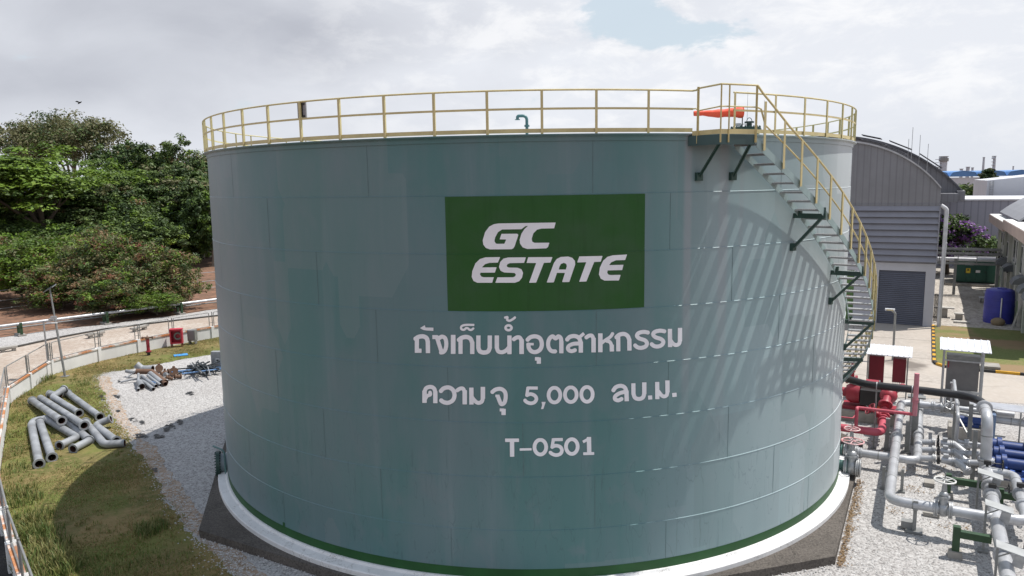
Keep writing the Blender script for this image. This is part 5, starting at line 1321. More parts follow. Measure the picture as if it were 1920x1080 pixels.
# sloping white covers on posts beside the header
for lab, a, b in (('white sloping cover on a post over the header, nearest the riser', 15.75, 0.35), ('white sloping cover on a post over the header, the middle one', 15.8, -2.2), ('white sloping cover on a post in the bottom right corner', 15.88, -4.85)):
    t_ = thing('instrument_cover', lab, 'cover', AB(a, b, GZ), 'white covers beside the header')
    mb = GB(); mb.box((a-0.24, b-0.1, GZ+0.72), (0.055, 0.055, 1.44)); mb.box((a-0.24, b-0.1, GZ+0.03), (0.25, 0.25, 0.05)); mb.build('post', SILD, t_, smooth=False)
    mb = GB(); mb.bar((a-0.24, b-0.1, 0.6), (a+0.12, b-0.2, 0.88), 0.03, 0.03); mb.build('brace', SILD, t_, smooth=False)
    mb = GB(); mb.bar((a-0.28, b-0.15, 0.97), (a+0.38, b-0.18, 0.84), 0.44, 0.025); mb.build('plate', COVER, t_, smooth=False)
    mb = GB(); mb.bar((a+0.10, b-0.1, 0.62), (a+0.32, b-0.12, 0.58), 0.10, 0.30); mb.build('box', GALV, t_, smooth=False)
# green beams with concrete feet
for lab, a0, a1, b, zz in (('dark green beam on a post and concrete foot, left of the header near the bottom edge', 14.87, 15.68, -2.97, 0.10), ('dark green beam on a post and concrete foot, left of the header behind the pale handwheel', 14.76, 15.68, 1.36, 0.02), ('dark green beam between the header and the by-pass loop', 16.15, 16.6, 0.8, 0.0), ('dark green beam right of the middle white cover', 16.05, 16.75, -0.9, -0.05)):
    t_ = thing('pipe_beam', lab, 'pipe support', AB(a0, b, GZ), 'dark green beams beside the header')
    mb = GB(); mb.span((a0-0.09, b-0.09, GZ+0.16), (a0+0.09, b+0.09, zz+0.28)); mb.build('post', BEAMG, t_, smooth=False)
    mb = GB(); mb.span((a0+0.092, b-0.085, zz-0.02), (a1, b+0.085, zz+0.17)); mb.build('beam', BEAMG, t_, smooth=False)
    mb = GB(); mb.box((a0, b, GZ+0.08), (0.36, 0.36, 0.20), taper=0.85); mb.build('foot', CONC, t_, smooth=False)
# grey goalpost supports
for lab, a0, a1, b, h, w_ in (('grey twin-post support standing astride the long silver pipe, farther from the viewer', 12.8, 13.48, 5.3, 1.25, 0.14), ('grey twin-post support astride the long silver pipe, nearer the viewer', 12.88, 13.44, 1.15, 0.78, 0.09)):
    t_ = thing('pipe_stand', lab, 'pipe support', AB((a0+a1)/2, b, GZ), 'grey twin-post pipe supports')
    for a in (a0, a1):
        mb = GB(); mb.box((a, b, GZ+h/2), (w_, w_, h)); mb.box((a, b, GZ+0.02), (w_*2.3, w_*2, 0.05)); mb.build('post', SILD, t_, smooth=False)
    mb = GB(); mb.box(((a0+a1)/2, b, zb-0.21), (a1-a0-w_-0.004, w_*0.8, 0.08)); mb.build('crossbar', SILD, t_, smooth=False)
t_ = thing('pipe_stand', 'single grey post with base plate carrying the bend before the pale handwheel', 'pipe support', AB(13.85, -1.75, GZ))
mb = GB(); mb.box((13.85, -1.83, GZ+0.36), (0.10, 0.10, 0.70)); mb.build('post', SILD, t_, smooth=False)
mb = GB(); mb.box((13.85, -1.83, GZ+0.03), (0.45, 0.40, 0.05)); mb.box((13.65, -1.7, GZ+0.15), (0.3, 0.25, 0.2)); mb.build('base_plate', SILD, t_, smooth=False)
mb = GB(); mb.box((13.85, -1.985, zb-0.0), (0.13, 0.02, 0.30)); mb.build('saddle', SILD, t_, smooth=False)
t_ = thing('tee_post', 'wide grey post with flat top plate behind the pink standpipe', 'pipe support', AB(13.72, 7.0, GZ))
mb = GB(); mb.box((13.72, 6.4, GZ+0.95), (0.22, 0.22, 1.9)); mb.build('post', SILD, t_, smooth=False)
mb = GB(); mb.box((13.72, 6.4, GZ+1.93), (0.62, 0.4, 0.06)); mb.build('top_plate', SILD, t_, smooth=False)

# red fire line and pump
pipe('fire_main', 'thick red pipe coming out from behind the tank and turning up to the red pump', [(9.8, 4.45, 0.4), (12.62, 4.45, 0.4), (12.62, 7.2, 0.4), (12.62, 7.25, 0.75)], 0.145, PINK, 0.34, flanges=[((12.62, 5.9, 0.4), (0, 1, 0)), ((12.62, 6.7, 0.4), (0, 1, 0))])
pipe('fire_pipe', 'thin red pipe rising from the fire main and running right to the pink standpipe', [(11.75, 4.45, 0.5), (11.75, 4.45, 1.22), (11.75, 4.62, 1.22), (13.68, 4.62, 1.22)], 0.062, PINK, 0.2)
pipe('standpipe', 'upright faded pink pipe standing in front of the black pipe', [(13.68, 4.62, 1.18), (13.68, 4.62, 2.78)], 0.085, mat('pink_paint', (0.58, 0.22, 0.26), 0.6, vs=2), flanges=[((13.68, 4.62, 1.75), (0, 0, 1))], fr=1.25)
pipe('drain_pipe', 'thin red pipe close to the ground left of the pump', [(9.9, 5.9, 0.35), (11.5, 6.2, 0.3), (11.6, 6.9, 0.3)], 0.03, PINK, 0.1)
pu = thing('fire_pump', 'red fire pump set with black engine casing on a concrete plinth', 'pump', AB(11.9, 8.8, GZ))
mb = GB(); mb.box((11.95, 9.2, GZ+0.22), (2.3, 1.6, 0.44)); mb.build('plinth', CONC, pu, smooth=False)
mb = GB(); mb.box((11.95, 9.1, GZ+0.52), (2.1, 0.9, 0.14)); mb.build('base_frame', REDP, pu, smooth=False)
mb = GB(); mb.tube([(11.0, 9.0, 0.62), (11.2, 9.0, 0.62), (11.55, 9.0, 0.62)], [0.30, 0.44, 0.44], 20); mb.tube([(11.3, 9.0, 0.7), (11.3, 9.0, 1.15)], 0.14, 12); mb.ring((11.3, 9.0, 1.15), (0, 0, 1), 0.24, 0.07, 16); mb.tube([(10.5, 9.0, 0.62), (11.05, 9.0, 0.62)], 0.2, 14); mb.ring((10.7, 9, 0.62), (1, 0, 0), 0.32, 0.08, 18); mb.build('volute', REDP, pu)
mb = GB(); mb.box((11.98, 8.72, 0.58), (0.78, 0.5, 0.66)); mb.build('engine_casing', BLACKM, pu, smooth=False)
mb = GB(); mb.box((11.95, 9.2, 0.64), (0.9, 0.46, 0.86)); mb.box((12.0, 9.25, 1.12), (0.5, 0.4, 0.12)); mb.build('engine', REDP, pu, smooth=False)
mb = GB(); mb.tube([(12.36, 8.9, 0.6), (12.75, 8.9, 0.6)], 0.22, 14); mb.ring((12.5, 8.9, 0.6), (1, 0, 0), 0.32, 0.07, 18); mb.box((12.55, 8.7, 0.25), (0.36, 0.45, 0.6)); mb.build('coupling', REDP, pu)
mb = GB(); mb.blob((12.7, 7.9, 0.95), (0.34, 0.34, 0.32), 14, 8); mb.tube([(12.62, 7.1, 0.7), (12.66, 7.6, 0.9), (12.75, 8.4, 1.05), (13.2, 9.2, 1.05)], 0.16, 14); mb.ring((12.62, 7.2, 0.75), (0, 0.8, 0.5), 0.27, 0.09, 18); mb.ring((12.75, 8.3, 1.04), (0.1, 1, 0.1), 0.27, 0.09, 18); mb.tube([(12.7, 7.9, 0.95), (12.7, 7.9, 1.45)], 0.10, 10); mb.build('check_valve', REDP, pu)
mb = GB(); mb.tube([(13.0, 9.0, 1.05), (13.5, 9.0, 1.05)], 0.12, 12); mb.build('brass_valve', mat('bronze', (0.42, 0.22, 0.05), 0.4, 0.4), pu)
mb = GB(); mb.box((12.35, 8.5, 0.22), (0.14, 0.06, 0.16)); mb.box((12.7, 8.62, 0.24), (0.14, 0.12, 0.20)); mb.build('guard', mat('orange_paint', (0.75, 0.16, 0.04), 0.5), pu, smooth=False)
gate_valve('small red valve with thin red handwheel beyond the pump, left of the red cabinet', (11.1, 10.4, 0.85), (1, 0, 0), 0.13, 1.0, REDP, REDP, group=None)
gate_valve('red valve with spoked red wheel low in front of the pump', (12.62, 6.25, 0.42), (0, 1, 0), 0.14, 0.75, REDP, REDP, up_=Vector((-0.75, -0.25, 0.6)).normalized(), group=None)
# pumps
for i, (b, lab) in enumerate(((5.05, 'blue pump with light blue terminal box, farthest of the three'), (4.15, 'blue pump with light blue terminal box, the middle one'), (3.2, 'blue pump with light blue terminal box, nearest the viewer'))):
    a0 = 16.15; t_ = thing('water_pump', lab, 'pump', AB(a0+1, b, GZ), 'blue pumps at the right edge')
    mb = GB(); mb.box((a0+1.3, b, GZ+0.16), (3.4, 0.6, 0.3)); mb.build('plinth', CONC, t_, smooth=False)
    mb = GB(); mb.tube([(a0-0.25, b, 0.32), (a0, b, 0.32), (a0+0.02, b, 0.32), (a0+0.18, b, 0.32)], [0.16, 0.16, 0.24, 0.24], 16); mb.tube([(a0+0.18, b, 0.32), (a0+0.32, b, 0.32), (a0+0.34, b, 0.32), (a0+1.0, b, 0.32)], [0.3, 0.3, 0.19, 0.19], 18); mb.box((a0+0.55, b, -0.05), (0.8, 0.36, 0.36)); mb.build('casing', BLUEP, t_)
    mb = GB(); mb.ring((a0+1.08, b, 0.32), (1, 0, 0), 0.36, 0.16, 20); mb.box((a0+1.1, b, -0.02), (0.22, 0.62, 0.6)); mb.build('bracket', BLUEP, t_)
    mb = GB(); mb.tube([(a0+1.2, b, 0.32), (a0+2.5, b, 0.32)], 0.27, 18)
    for k in range(16): x = k*math.pi/8; mb.bar((a0+1.3, b+0.28*math.cos(x), 0.32+0.28*math.sin(x)), (a0+2.4, b+0.28*math.cos(x), 0.32+0.28*math.sin(x)), 0.02, 0.05, (0, math.cos(x), math.sin(x)))
    mb.build('motor', BLUEP, t_)
    mb = GB(); mb.box((a0+1.42, b-0.05, 0.80), (0.32, 0.26, 0.08)); mb.box((a0+1.42, b-0.05, 0.68), (0.2, 0.18, 0.16)); mb.box((a0+2.05, b, 0.72), (0.3, 0.24, 0.14)); mb.build('terminal_box', BLUEL, t_, smooth=False)
    mb = GB(); mb.tube(bend([(a0+1.42, b-0.12, 0.66), (a0+1.5, b-0.42, 0.4), (a0+2.0, b-0.45, 0.35), (a0+2.6, b-0.40, 0.4)], 0.15), 0.04, 8); mb.build('conduit', CONCL, t_)
bcol = mat('fitting_blue', (0.03, 0.09, 0.34), 0.5)
rr = random.Random(3)
mb = GB()
for k in range(16): p = Vector((16.35+rr.random()*1.2, 2.45+rr.uniform(-0.45, 0.3), 0.1+rr.random()*0.35)); mb.box(p, (rr.uniform(.05, .18), rr.uniform(.05, .14), rr.uniform(.06, .2)), rr.random()*3)
mb.tube([(16.3, 2.5, 0.2), (17.6, 2.3, 0.2)], 0.04, 8); tag(mb.build('blue_manifold', bcol, loc=AB(16.5, 2.4, 0.1), smooth=False), 'small blue manifold of valves in front of the nearest blue pump', 'manifold')
# strainer lines from the suction pipe to the pumps
for b, lab in ((5.05, 'silver strainer line to the farthest blue pump'), (4.15, 'silver strainer line to the middle blue pump'), (3.2, 'silver strainer line to the nearest blue pump')):
    z = 0.12; t_ = thing('strainer_line', lab, 'pipe', AB(13.9, b, z), 'silver strainer lines to the blue pumps')
    mb = GB(); mb.tube([(13.88, b, za+0.03), (14.36, b, z)], 0.105, 14); mb.build('pipe', SILV, t_)
    mb = GB(); mb.tube([(15.0, b, z), (15.9, b, z+0.1)], 0.105, 14); mb.build('pipe', SILV, t_)
    for a in (14.36, 14.96, 15.38):
        mb = GB(); mb.ring((a-0.03, b, z), (1, 0, 0), 0.16, 0.04, 18); mb.ring((a+0.03, b, z), (1, 0, 0), 0.16, 0.04, 18); mb.build('flange', GALV, t_)
    mb = GB(); mb.ring((14.50, b, z), (1, 0, 0), 0.17, 0.09, 18); mb.tube([(14.5, b, z), (14.5, b, z+0.3)], 0.03, 8); mb.build('butterfly_valve', BLACKM, t_)
    mb = GB(); mb.tube([(14.58, b, z), (14.90, b, z)], 0.125, 14); mb.box((14.72, b, z+0.17), (0.16, 0.16, 0.10)); mb.build('check_valve', SILV, t_)
    mb = GB(); mb.tube([(15.0, b+0.02, z+0.03), (15.36, b-0.42, z-0.12), (15.40, b-0.47, z-0.14)], [0.125, 0.125, 0.10], 14); mb.ring((15.38, b-0.44, z-0.13), (0.6, -0.78, -0.25), 0.15, 0.04, 16); mb.build('strainer', SILV, t_)
# air vent pipe in front of the riser
q = G(1789, 712, 1.6); pipe('air_pipe', 'slim silver pipe rising beside the riser and reaching over the black pipe', [(15.8, 4.15, 0.55), (15.02, 4.15, 0.55), (15.02, 3.78, 1.62), (15.03, 8.9, 1.62)], 0.062, SILV, 0.18, flanges=[((15.35, 4.15, 0.55), (1, 0, 0)), ((15.6, 4.15, 0.55), (1, 0, 0))], fr=1.9)
t_ = thing('pressure_gauge', 'small gauge and relief valve standing on the branch pipe below the black pipe', 'gauge', AB(15, 9.4, 0.5))
mb = GB(); mb.tube([(15.0, 9.6, 0.4), (15.0, 9.6, 1.35)], 0.04, 8); mb.ring((15.0, 9.6, 1.35), (0, 0, 1), 0.09, 0.06, 12); mb.build('relief_valve', GALV, t_)
mb = GB(); mb.tube([(14.78, 9.3, 0.4), (14.78, 9.3, 0.8)], 0.02, 6); mb.ring((14.78, 9.28, 0.9), (0, 1, 0), 0.12, 0.05, 16); mb.build('dial', SIGNW, t_)
t_ = thing('pump_frame', 'grey angle-iron frame with diagonal brace left of the riser', 'frame', AB(15.4, 4.6, GZ))
for p, q in (((15.55, 3.4, GZ), (15.55, 3.4, 1.25)), ((15.50, 5.6, GZ), (15.50, 5.6, 1.6)), ((15.05, 6.6, GZ), (15.05, 6.6, 1.3))):
    mb = GB(); mb.bar(p, q, 0.13, 0.13, (1, 0, 0)); mb.build('post', SILD, t_, smooth=False)
mb = GB(); mb.bar((14.9, 6.55, 1.02), (15.9, 6.45, 1.02), 0.07, 0.08); mb.build('rail', SILD, t_, smooth=False)
mb = GB(); mb.bar((15.05, 6.5, 0.98), (15.5, 5.5, 0.35), 0.05, 0.06); mb.build('brace', SILD, t_, smooth=False)
t_ = thing('dosing_pump', 'small blue pump with bent grey pipe on a concrete block below the branch pipe', 'pump', AB(15.6, 8.3, GZ))
mb = GB(); mb.box((15.5, 8.2, GZ+0.25), (1.2, 0.9, 0.5)); mb.build('block', CONC, t_, smooth=False)
mb = GB(); mb.tube([(15.25, 8.1, 0.25), (16.0, 8.1, 0.25)], 0.16, 14); mb.box((15.6, 8.1, 0.08), (0.7, 0.3, 0.12)); mb.build('motor', BLUEP, t_)
mb = GB(); mb.tube(bend([(15.2, 8.0, 0.5), (15.6, 7.85, 0.5), (15.7, 7.85, 0.15)], 0.12), 0.045, 8); mb.build('pipe', GALV, t_)
t_ = thing('low_canopy', 'low white sheet roof over pipes right of the black pipe flange', 'canopy', AB(16.9, 8.6, GZ))
mb = GB(); mb.bar((15.6, 8.55, 0.86), (18.6, 8.55, 0.80), 0.85, 0.03)
for k in range(7): mb.bar((15.6, 8.2+0.12*k, 0.885), (18.6, 8.2+0.12*k, 0.825), 0.025, 0.02)
mb.build('roof', ROOFL, t_, smooth=False)
for a in (16.1, 17.3, 18.3):
    mb = GB(); mb.bar((a, 8.15, GZ), (a, 8.15, 0.79), 0.05, 0.05, (1, 0, 0)); mb.build('post', SILD, t_, smooth=False)
    mb = GB(); mb.bar((a, 8.15, 0.45), (a+0.25, 8.25, 0.79), 0.03, 0.03); mb.build('brace', SILD, t_, smooth=False)
pipe('canopy_pipe', 'silver pipe lying under the low white sheet roof', [(16.4, 8.45, 0.32), (19.0, 8.45, 0.28)], 0.15, SILV)
mb = GB(); mb.box((16.35, 8.1, 0.10), (0.25, 0.7, 1.15)); tag(mb.build('blue_cabinet', mat('dusty_blue', (0.13, 0.19, 0.30), 0.5), loc=AB(16.4, 8.1, GZ), smooth=False), 'dusty blue steel cabinet under the end of the low white roof', 'cabinet')
for lab, a, b, s in (('small grey concrete slab on the gravel below the strainer lines', 14.25, 2.2, (0.30, 0.42, 0.14)), ('small grey concrete block on the gravel under the bent pipe', 14.3, -0.45, (0.45, 0.18, 0.12)), ('flat grey plate on the gravel left of the riser', 15.15, 2.9, (0.32, 0.75, 0.05))):
    mb = GB(); mb.box((a, b, GZ+s[2]/2), s); tag(mb.build('concrete_slab', CONC, loc=AB(a, b, GZ), smooth=False), lab, 'slab')
mb = MB(); rr = random.Random(9)
for px, py, n, sp in ((1715, 918, 60, 0.22), (1795, 990, 70, 0.28), (1675, 958, 25, 0.15), (1720, 880, 40, 0.3), (1660, 830, 50, 0.5), (1770, 880, 90, 0.7), (1750, 850, 60, 0.7)):
    c = G(px, py, GZ+0.01)
    for k in range(n):
        p = c+Vector((rr.gauss(0, sp), rr.gauss(0, sp), rr.uniform(0, 0.03))); a = rr.random()*6.28; s = rr.uniform(0.02, 0.05); d = Vector((math.cos(a), math.sin(a), rr.uniform(-.3, .3)))*s; e = Vector((-d.y, d.x, rr.uniform(-.01, .02)))*0.5
        mb.poly([p-d, p-e, p+d, p+e])
e0, e1 = AB(12.06, -5.1), AB(12.06, 1.5)
for k in range(900):
    q = e0.lerp(e1, rr.random()); a = rr.random()*6.28; s = rr.uniform(0.02, 0.05); p = Vector((q.x, q.y, GZ+0.015))+Vector((abs(rr.gauss(0, 0.13)), rr.gauss(0, 0.03), rr.uniform(0, 0.03))); d = Vector((math.cos(a), math.sin(a), rr.uniform(-.3, .3)))*s; e = Vector((-d.y, d.x, 0.01))*0.5
    mb.poly([p-d, p-e, p+d, p+e])
tag(mb.build('dead_leaves', [LF_BRN], smooth=False), 'dry brown leaves blown along the slab edge and under the pipes', 'leaves', kind='stuff')

# ------------------------------------------------------------------ control cabinets under little roofs
t_ = thing('fire_cabinet', 'twin maroon control cabinets under a small white sheet roof', 'control cabinet', AB(12.4, 13.0, GZ))
for a, w_, z0 in ((12.0, 0.62, GZ+0.45), (12.95, 0.55, GZ+0.95)):
    mb = GB(); mb.span((a-w_/2, 12.3, z0), (a+w_/2, 12.7, 1.62 if a < 12.5 else 1.58)); mb.build('cabinet', MAROON, t_, smooth=False)
mb = GB()
for k in range(6): mb.box((12.72+k*0.09, 12.45, GZ+0.7), (0.03, 0.03, 0.5))
mb.build('conduit', SIGNW, t_, smooth=False)
mb = GB(); mb.box((12.05, 12.28, 0.35), (0.30, 0.03, 0.25)); mb.build('sign', SIGNW, t_, smooth=False)
for a, b in ((11.62, 12.25), (13.28, 12.25), (11.62, 13.4), (13.28, 13.4)): mb = GB(); mb.box((a, b, 0.65), (0.05, 0.05, 2.3)); mb.build('post', SILD, t_, smooth=False)
mb = GB(); mb.box((12.45, 12.8, 1.83), (2.0, 1.7, 0.03), rot=Matrix.Rotation(R_(5), 3, 'X'))
for k in range(9): mb.box((11.55+k*0.225, 12.8, 1.855), (0.04, 1.7, 0.03), rot=Matrix.Rotation(R_(5), 3, 'X'))
mb.build('roof', ROOFL, t_, smooth=False)
t_ = thing('panel_shelter', 'tall grey control panel in a frame with ribbed white roof', 'control cabinet', AB(15.5, 12.6, GZ))
mb = GB(); mb.span((14.85, 12.45, GZ+0.05), (16.1, 12.95, 1.75)); mb.build('panel', mat('panel_grey', (0.155, 0.15, 0.15), 0.5), t_, smooth=False)
mb = GB(); mb.span((14.82, 12.40, 1.75), (16.13, 13.0, 1.95)); mb.build('hood', SILD, t_, smooth=False)
for a in (14.72, 16.22):
    for b in (12.2, 13.2): mb = GB(); mb.box((a, b, 0.93), (0.07, 0.07, 2.86)); mb.build('post', GALV, t_, smooth=False)
mb = GB(); mb.box((15.47, 12.2, 0.35), (1.43, 0.06, 0.12)); mb.box((15.47, 12.2, 1.75), (1.43, 0.06, 0.06)); mb.build('crossbar', GALV, t_, smooth=False)
mb = GB(); mb.box((15.5, 12.55, 2.42), (1.95, 1.6, 0.03), rot=Matrix.Rotation(R_(9), 3, 'X'))
for k in range(8): mb.box((14.6+k*0.257, 12.55, 2.445), (0.05, 1.6, 0.03), rot=Matrix.Rotation(R_(9), 3, 'X'))
mb.build('roof', ROOFL, t_, smooth=False)
mb = GB(); mb.box((14.9, 12.3, 1.55), (0.05, 0.1, 0.3)); mb.build('red_box', REDP, t_, smooth=False)
mb = GB(); mb.span((16.45, 20.9, GZ+0.09), (17.6, 21.9, GZ+0.22)); tag(mb.build('manhole_slab', CONC, loc=AB(17, 21.2, GZ), smooth=False), 'grey concrete cover slab on the grass behind the grey panel', 'slab')
t_ = thing('lamp_post', 'short grey lamp post with small flat lamp standing on the concrete yard', 'lamp post', AB(12.42, 21.3, GZ))
mb = GB(); mb.tube(bend([(12.42, 21.3, GZ), (12.42, 21.3, 2.25), (12.22, 21.3, 2.42)], 0.15), 0.06, 10); mb.build('pole', SILD, t_)
mb = GB(); mb.box((12.14, 21.25, 2.45), (0.5, 0.24, 0.10)); l_ = mb.build('lamp_head', ROOFL, t_, smooth=False)
mb = GB(); mb.box((12.14, 21.12, 2.44), (0.34, 0.02, 0.06)); mb.build('lens', mat('lens_cream', (0.6, 0.5, 0.28), 0.3), l_, smooth=False)

# ------------------------------------------------------------------ warehouse with barrel roof
def arc_pts(P3, a_from, a_to, n=28):
    (x1, y1), (x2, y2), (x3, y3) = P3
    A = np.array([[2*(x2-x1), 2*(y2-y1)], [2*(x3-x1), 2*(y3-y1)]]); B = np.array([x2*x2+y2*y2-x1*x1-y1*y1, x3*x3+y3*y3-x1*x1-y1*y1]); cx, cy = np.linalg.solve(A, B); r = math.hypot(x1-cx, y1-cy)
    return [(a_from+(a_to-a_from)*i/n, cy+math.sqrt(max(r*r-(a_from+(a_to-a_from)*i/n-cx)**2, 0.01))) for i in range(n+1)], cx


def ribs(t, oc, c, per=0.42, axis=(0.8830, -0.4690)):
    s = t.add('ShaderNodeSeparateXYZ', ins={0: oc}); u_ = t.m('ADD', t.m('MULTIPLY', s.outputs[0], axis[0]), t.m('MULTIPLY', s.outputs[1], axis[1]))
    f = t.m('FRACT', t.m('DIVIDE', u_, per)); return t.mix(t.m('MULTIPLY', t.sm(t.m('ABSOLUTE', t.m('SUBTRACT', f, 0.5)), 0.34, 0.48), 0.35), c, (0.08, 0.08, 0.09))


CLADR = mat('ribbed_cladding', (0.205, 0.205, 0.222), 0.5, 0.2, vs=0.6, var=0.06, streak=0.25, extra=ribs)
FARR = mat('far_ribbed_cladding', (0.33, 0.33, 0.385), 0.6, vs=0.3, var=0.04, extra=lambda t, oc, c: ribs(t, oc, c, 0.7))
wh = thing('warehouse', 'grey warehouse with barrel roof, louvred front and dark roller door', 'warehouse', AB(10, 33.2, GZ))
F = 33.2
mb = GB()
mb.span((-24, F, GZ), (5.9, F+0.3, 3.93)); mb.span((9.32, F, GZ), (10.92, F+0.3, 3.93)); mb.span((13.85, F, GZ), (14.45, F+0.3, 3.93)); mb.span((10.922, F, 3.375), (13.848, F+0.3, 3.93)); mb.span((5.9, F, 3.3), (9.32, F+0.3, 3.93))
mb.span((14.15, F+0.3, GZ), (14.45, 80, 8.0)); mb.build('wall', mat('front_white', (0.46, 0.46, 0.50), 0.8, vs=0.5, var=0.05), wh, smooth=False)
mb = GB(); mb.box((12.385, F+0.16, 1.43), (2.92, 0.06, 3.87))
for k in range(28): mb.box((12.385, F+0.115, GZ+0.07+k*0.138), (2.92, 0.05, 0.10), rot=Matrix.Rotation(R_(-22), 3, 'X'))
mb.build('roller_door', SHUT, wh, smooth=False)
mb = GB(); mb.span((5.9, F+0.1, GZ), (9.32, F+0.2, 3.3)); d2 = mb.build('green_door', mat('door_green', (0.10, 0.19, 0.06), 0.6), wh, smooth=False)
mb = GB(); mb.box((8.75, F+0.08, 1.3), (0.7, 0.03, 0.25)); mb.build('sign', REDP, d2, smooth=False)
mb = GB(); zz = 3.97
mb.span((-24, F-0.02, 3.96), (14.5, F+0.28, 7.95))
for k in range(9): z = 4.05+k*0.445; mb.box((-4.75, F-0.14, z+0.22), (38.5, 0.03, 0.46), rot=Matrix.Rotation(R_(-24), 3, 'X'))
mb.span((14.42, F-0.24, 3.95), (14.5, F-0.02, 7.95)); mb.build('louvre', LOUV, wh, smooth=False)
arc1, cx1 = arc_pts(((9.16, 12.42), (12.25, 11.2), (14.42, 9.19)), 14.45, -3.0)
left = 2*cx1-14.45
arc1, _ = arc_pts(((9.16, 12.42), (12.25, 11.2), (14.42, 9.19)), 14.45, left, 40)
mb = GB(); mb.poly([(14.45, F-0.06, 8.0)]+[(a, F-0.06, z) for a, z in arc1]+[(left, F-0.06, 8.0)]); mb.box(((14.45+left)/2, F-0.08, 8.02), (14.45-left+0.2, 0.1, 0.10)); mb.build('gable', CLADR, wh, smooth=False)
mb = GB()
for (a, z), (a2, z2) in zip(arc1, arc1[1:]):
    mb.poly([(a, F-0.25, z+0.10), (a2, F-0.25, z2+0.10), (a2, 41.5, z2+0.10), (a, 41.5, z+0.10)]); mb.poly([(a, F-0.25, z+0.10), (a, F-0.25, z-0.02), (a2, F-0.25, z2-0.02), (a2, F-0.25, z2+0.10)]); mb.poly([(a, F-0.25, z-0.02), (a, F-0.06, z-0.02), (a2, F-0.06, z2-0.02), (a2, F-0.25, z2-0.02)])
mb.m = 0; mb.build('roof', [mat('roof_edge', (0.42, 0.42, 0.44), 0.4, 0.3)], wh, smooth=False)
arc2, cx2 = arc_pts(((8.25, 13.32), (13.54, 11.11), (16.25, 8.6)), 16.25, 8, 4); left2 = 2*cx2-16.25
arc2, _ = arc_pts(((8.25, 13.32), (13.54, 11.11), (16.25, 8.6)), 16.25, left2, 40)
mb = GB(); mb.poly([(16.0, 45, 8.2), (16.25, 45, 8.6)]+[(a, 45, z) for a, z in arc2[1:]]+[(left2, 45, 8.0)]); mb.build('rear_gable', CLADR, wh, smooth=False)
mb = GB()
for (a, z), (a2, z2) in zip(arc2, arc2[1:]): mb.poly([(a, 44.7, z+0.1), (a2, 44.7, z2+0.1), (a2, 80, z2+0.1), (a, 80, z+0.1)]); mb.poly([(a, 44.7, z+0.1), (a, 44.7, z-0.05), (a2, 44.7, z2-0.05), (a2, 44.7, z2+0.1)])
mb.build('rear_roof', ROOFD, wh, smooth=False)
def on_arc(arc, a):
    for (a1, z1), (a2, z2) in zip(arc, arc[1:]):
        if a2 <= a <= a1: return z1+(z2-z1)*(a-a1)/(a2-a1)
    return arc[0][1]
for arc, b, x0, x1 in ((arc1, 36, 10.9, 12.2), (arc1, 34.6, 9.2, 10.9), (arc2, 46.5, 12.9, 14.6), (arc2, 46, 10.6, 12.3), (arc2, 47, 8.4, 9.9)):
    mb = GB(); mb.bar((x0, b, on_arc(arc, x0)+0.36), (x1, b, on_arc(arc, x1)+0.36), 2.4, 0.06); mb.build('roof_panel', ROOFD, wh, smooth=False)
mb = GB(); mb.prism([(14.5, 41.6), (15.72, 41.6), (15.72, 44.9), (14.5, 44.9)], 7.95, 8.62); mb.build('gutter_box', CLADR, wh, smooth=False)
mb = GB(); mb.prism([(15.72, 43), (16.25, 43), (16.25, 80), (15.72, 80)], 8.05, 8.8); mb.build('gutter_box', CLADR, wh, smooth=False)
mb = GB(); mb.tube(bend([(14.5, F-0.1, 8.0), (14.86, F-0.1, 7.75), (14.86, F-0.1, 4.0), (14.84, F-0.1, GZ)], 0.3), 0.13, 12); mb.build('downpipe', mat('downpipe_white', (0.56, 0.56, 0.58), 0.6), wh)
for k, (a, b, h) in enumerate(((12.1, 43, 13.0), (12.35, 42.8, 13.9), (12.9, 43.5, 13.3), (13.5, 44, 12.6))):
    mb = GB(); mb.tube([(a, b, 10), (a, b, h)], 0.02, 5); mb.build('lightning_rod', GALV, wh)
mb = GB()
for k in range(22):
    z = GZ+0.2+k*0.09; mb.rings([Vector((14.62+0.13*math.cos(x), 34.5, z+0.08*math.sin(x))) for x in np.linspace(0, 6.283, 9)], 0.018, 4, False)
t_ = tag(mb.build('iron_screen', BLACKM, loc=AB(14.6, 34.5, GZ)), 'black scrolled iron screen beside the white warehouse corner', 'screen')

# ------------------------------------------------------------------ alley: bench, tank, container, pipe rack
for lab, a, b, w_, h in (('grey concrete picnic table at the sunlit edge of the alley', 15.2, 37.3, 1.3, 0.72), ('short concrete stool right of the picnic table', 16.15, 36.6, 0.62, 0.45)):
    t_ = thing('concrete_table' if h > 0.6 else 'concrete_stool', lab, 'table' if h > 0.6 else 'stool', AB(a, b, GZ))
    mb = GB(); mb.box((a, b, GZ+0.08+h), (w_, 0.62, 0.09)); mb.build('top', CONCL, t_, smooth=False); mb = GB(); mb.box((a, b, GZ+0.08+h/2), (0.46, 0.36, h)); mb.build('leg', CONC, t_, smooth=False)
mb = GB(); mb.box((16.3, 35.3, GZ+0.14), (1.0, 0.5, 0.10)); tag(mb.build('loose_slab', CONCL, loc=AB(16.3, 35.3, GZ), smooth=False), 'loose pale slab lying on the alley near the grass', 'slab')
t_ = thing('blue_water_tank', 'deep blue ribbed plastic water tank against the right-hand building', 'water tank', AB(18.55, 36.6, GZ))
mb = GB(); c = Vector((18.55, 36.6, 0)); mb.tube([c+Vector((0, 0, z)) for z in (-0.42, 0.2, 0.8, 1.55, 1.9, 2.0)], [0.92, 0.94, 0.93, 0.92, 0.86, 0.62], 28)
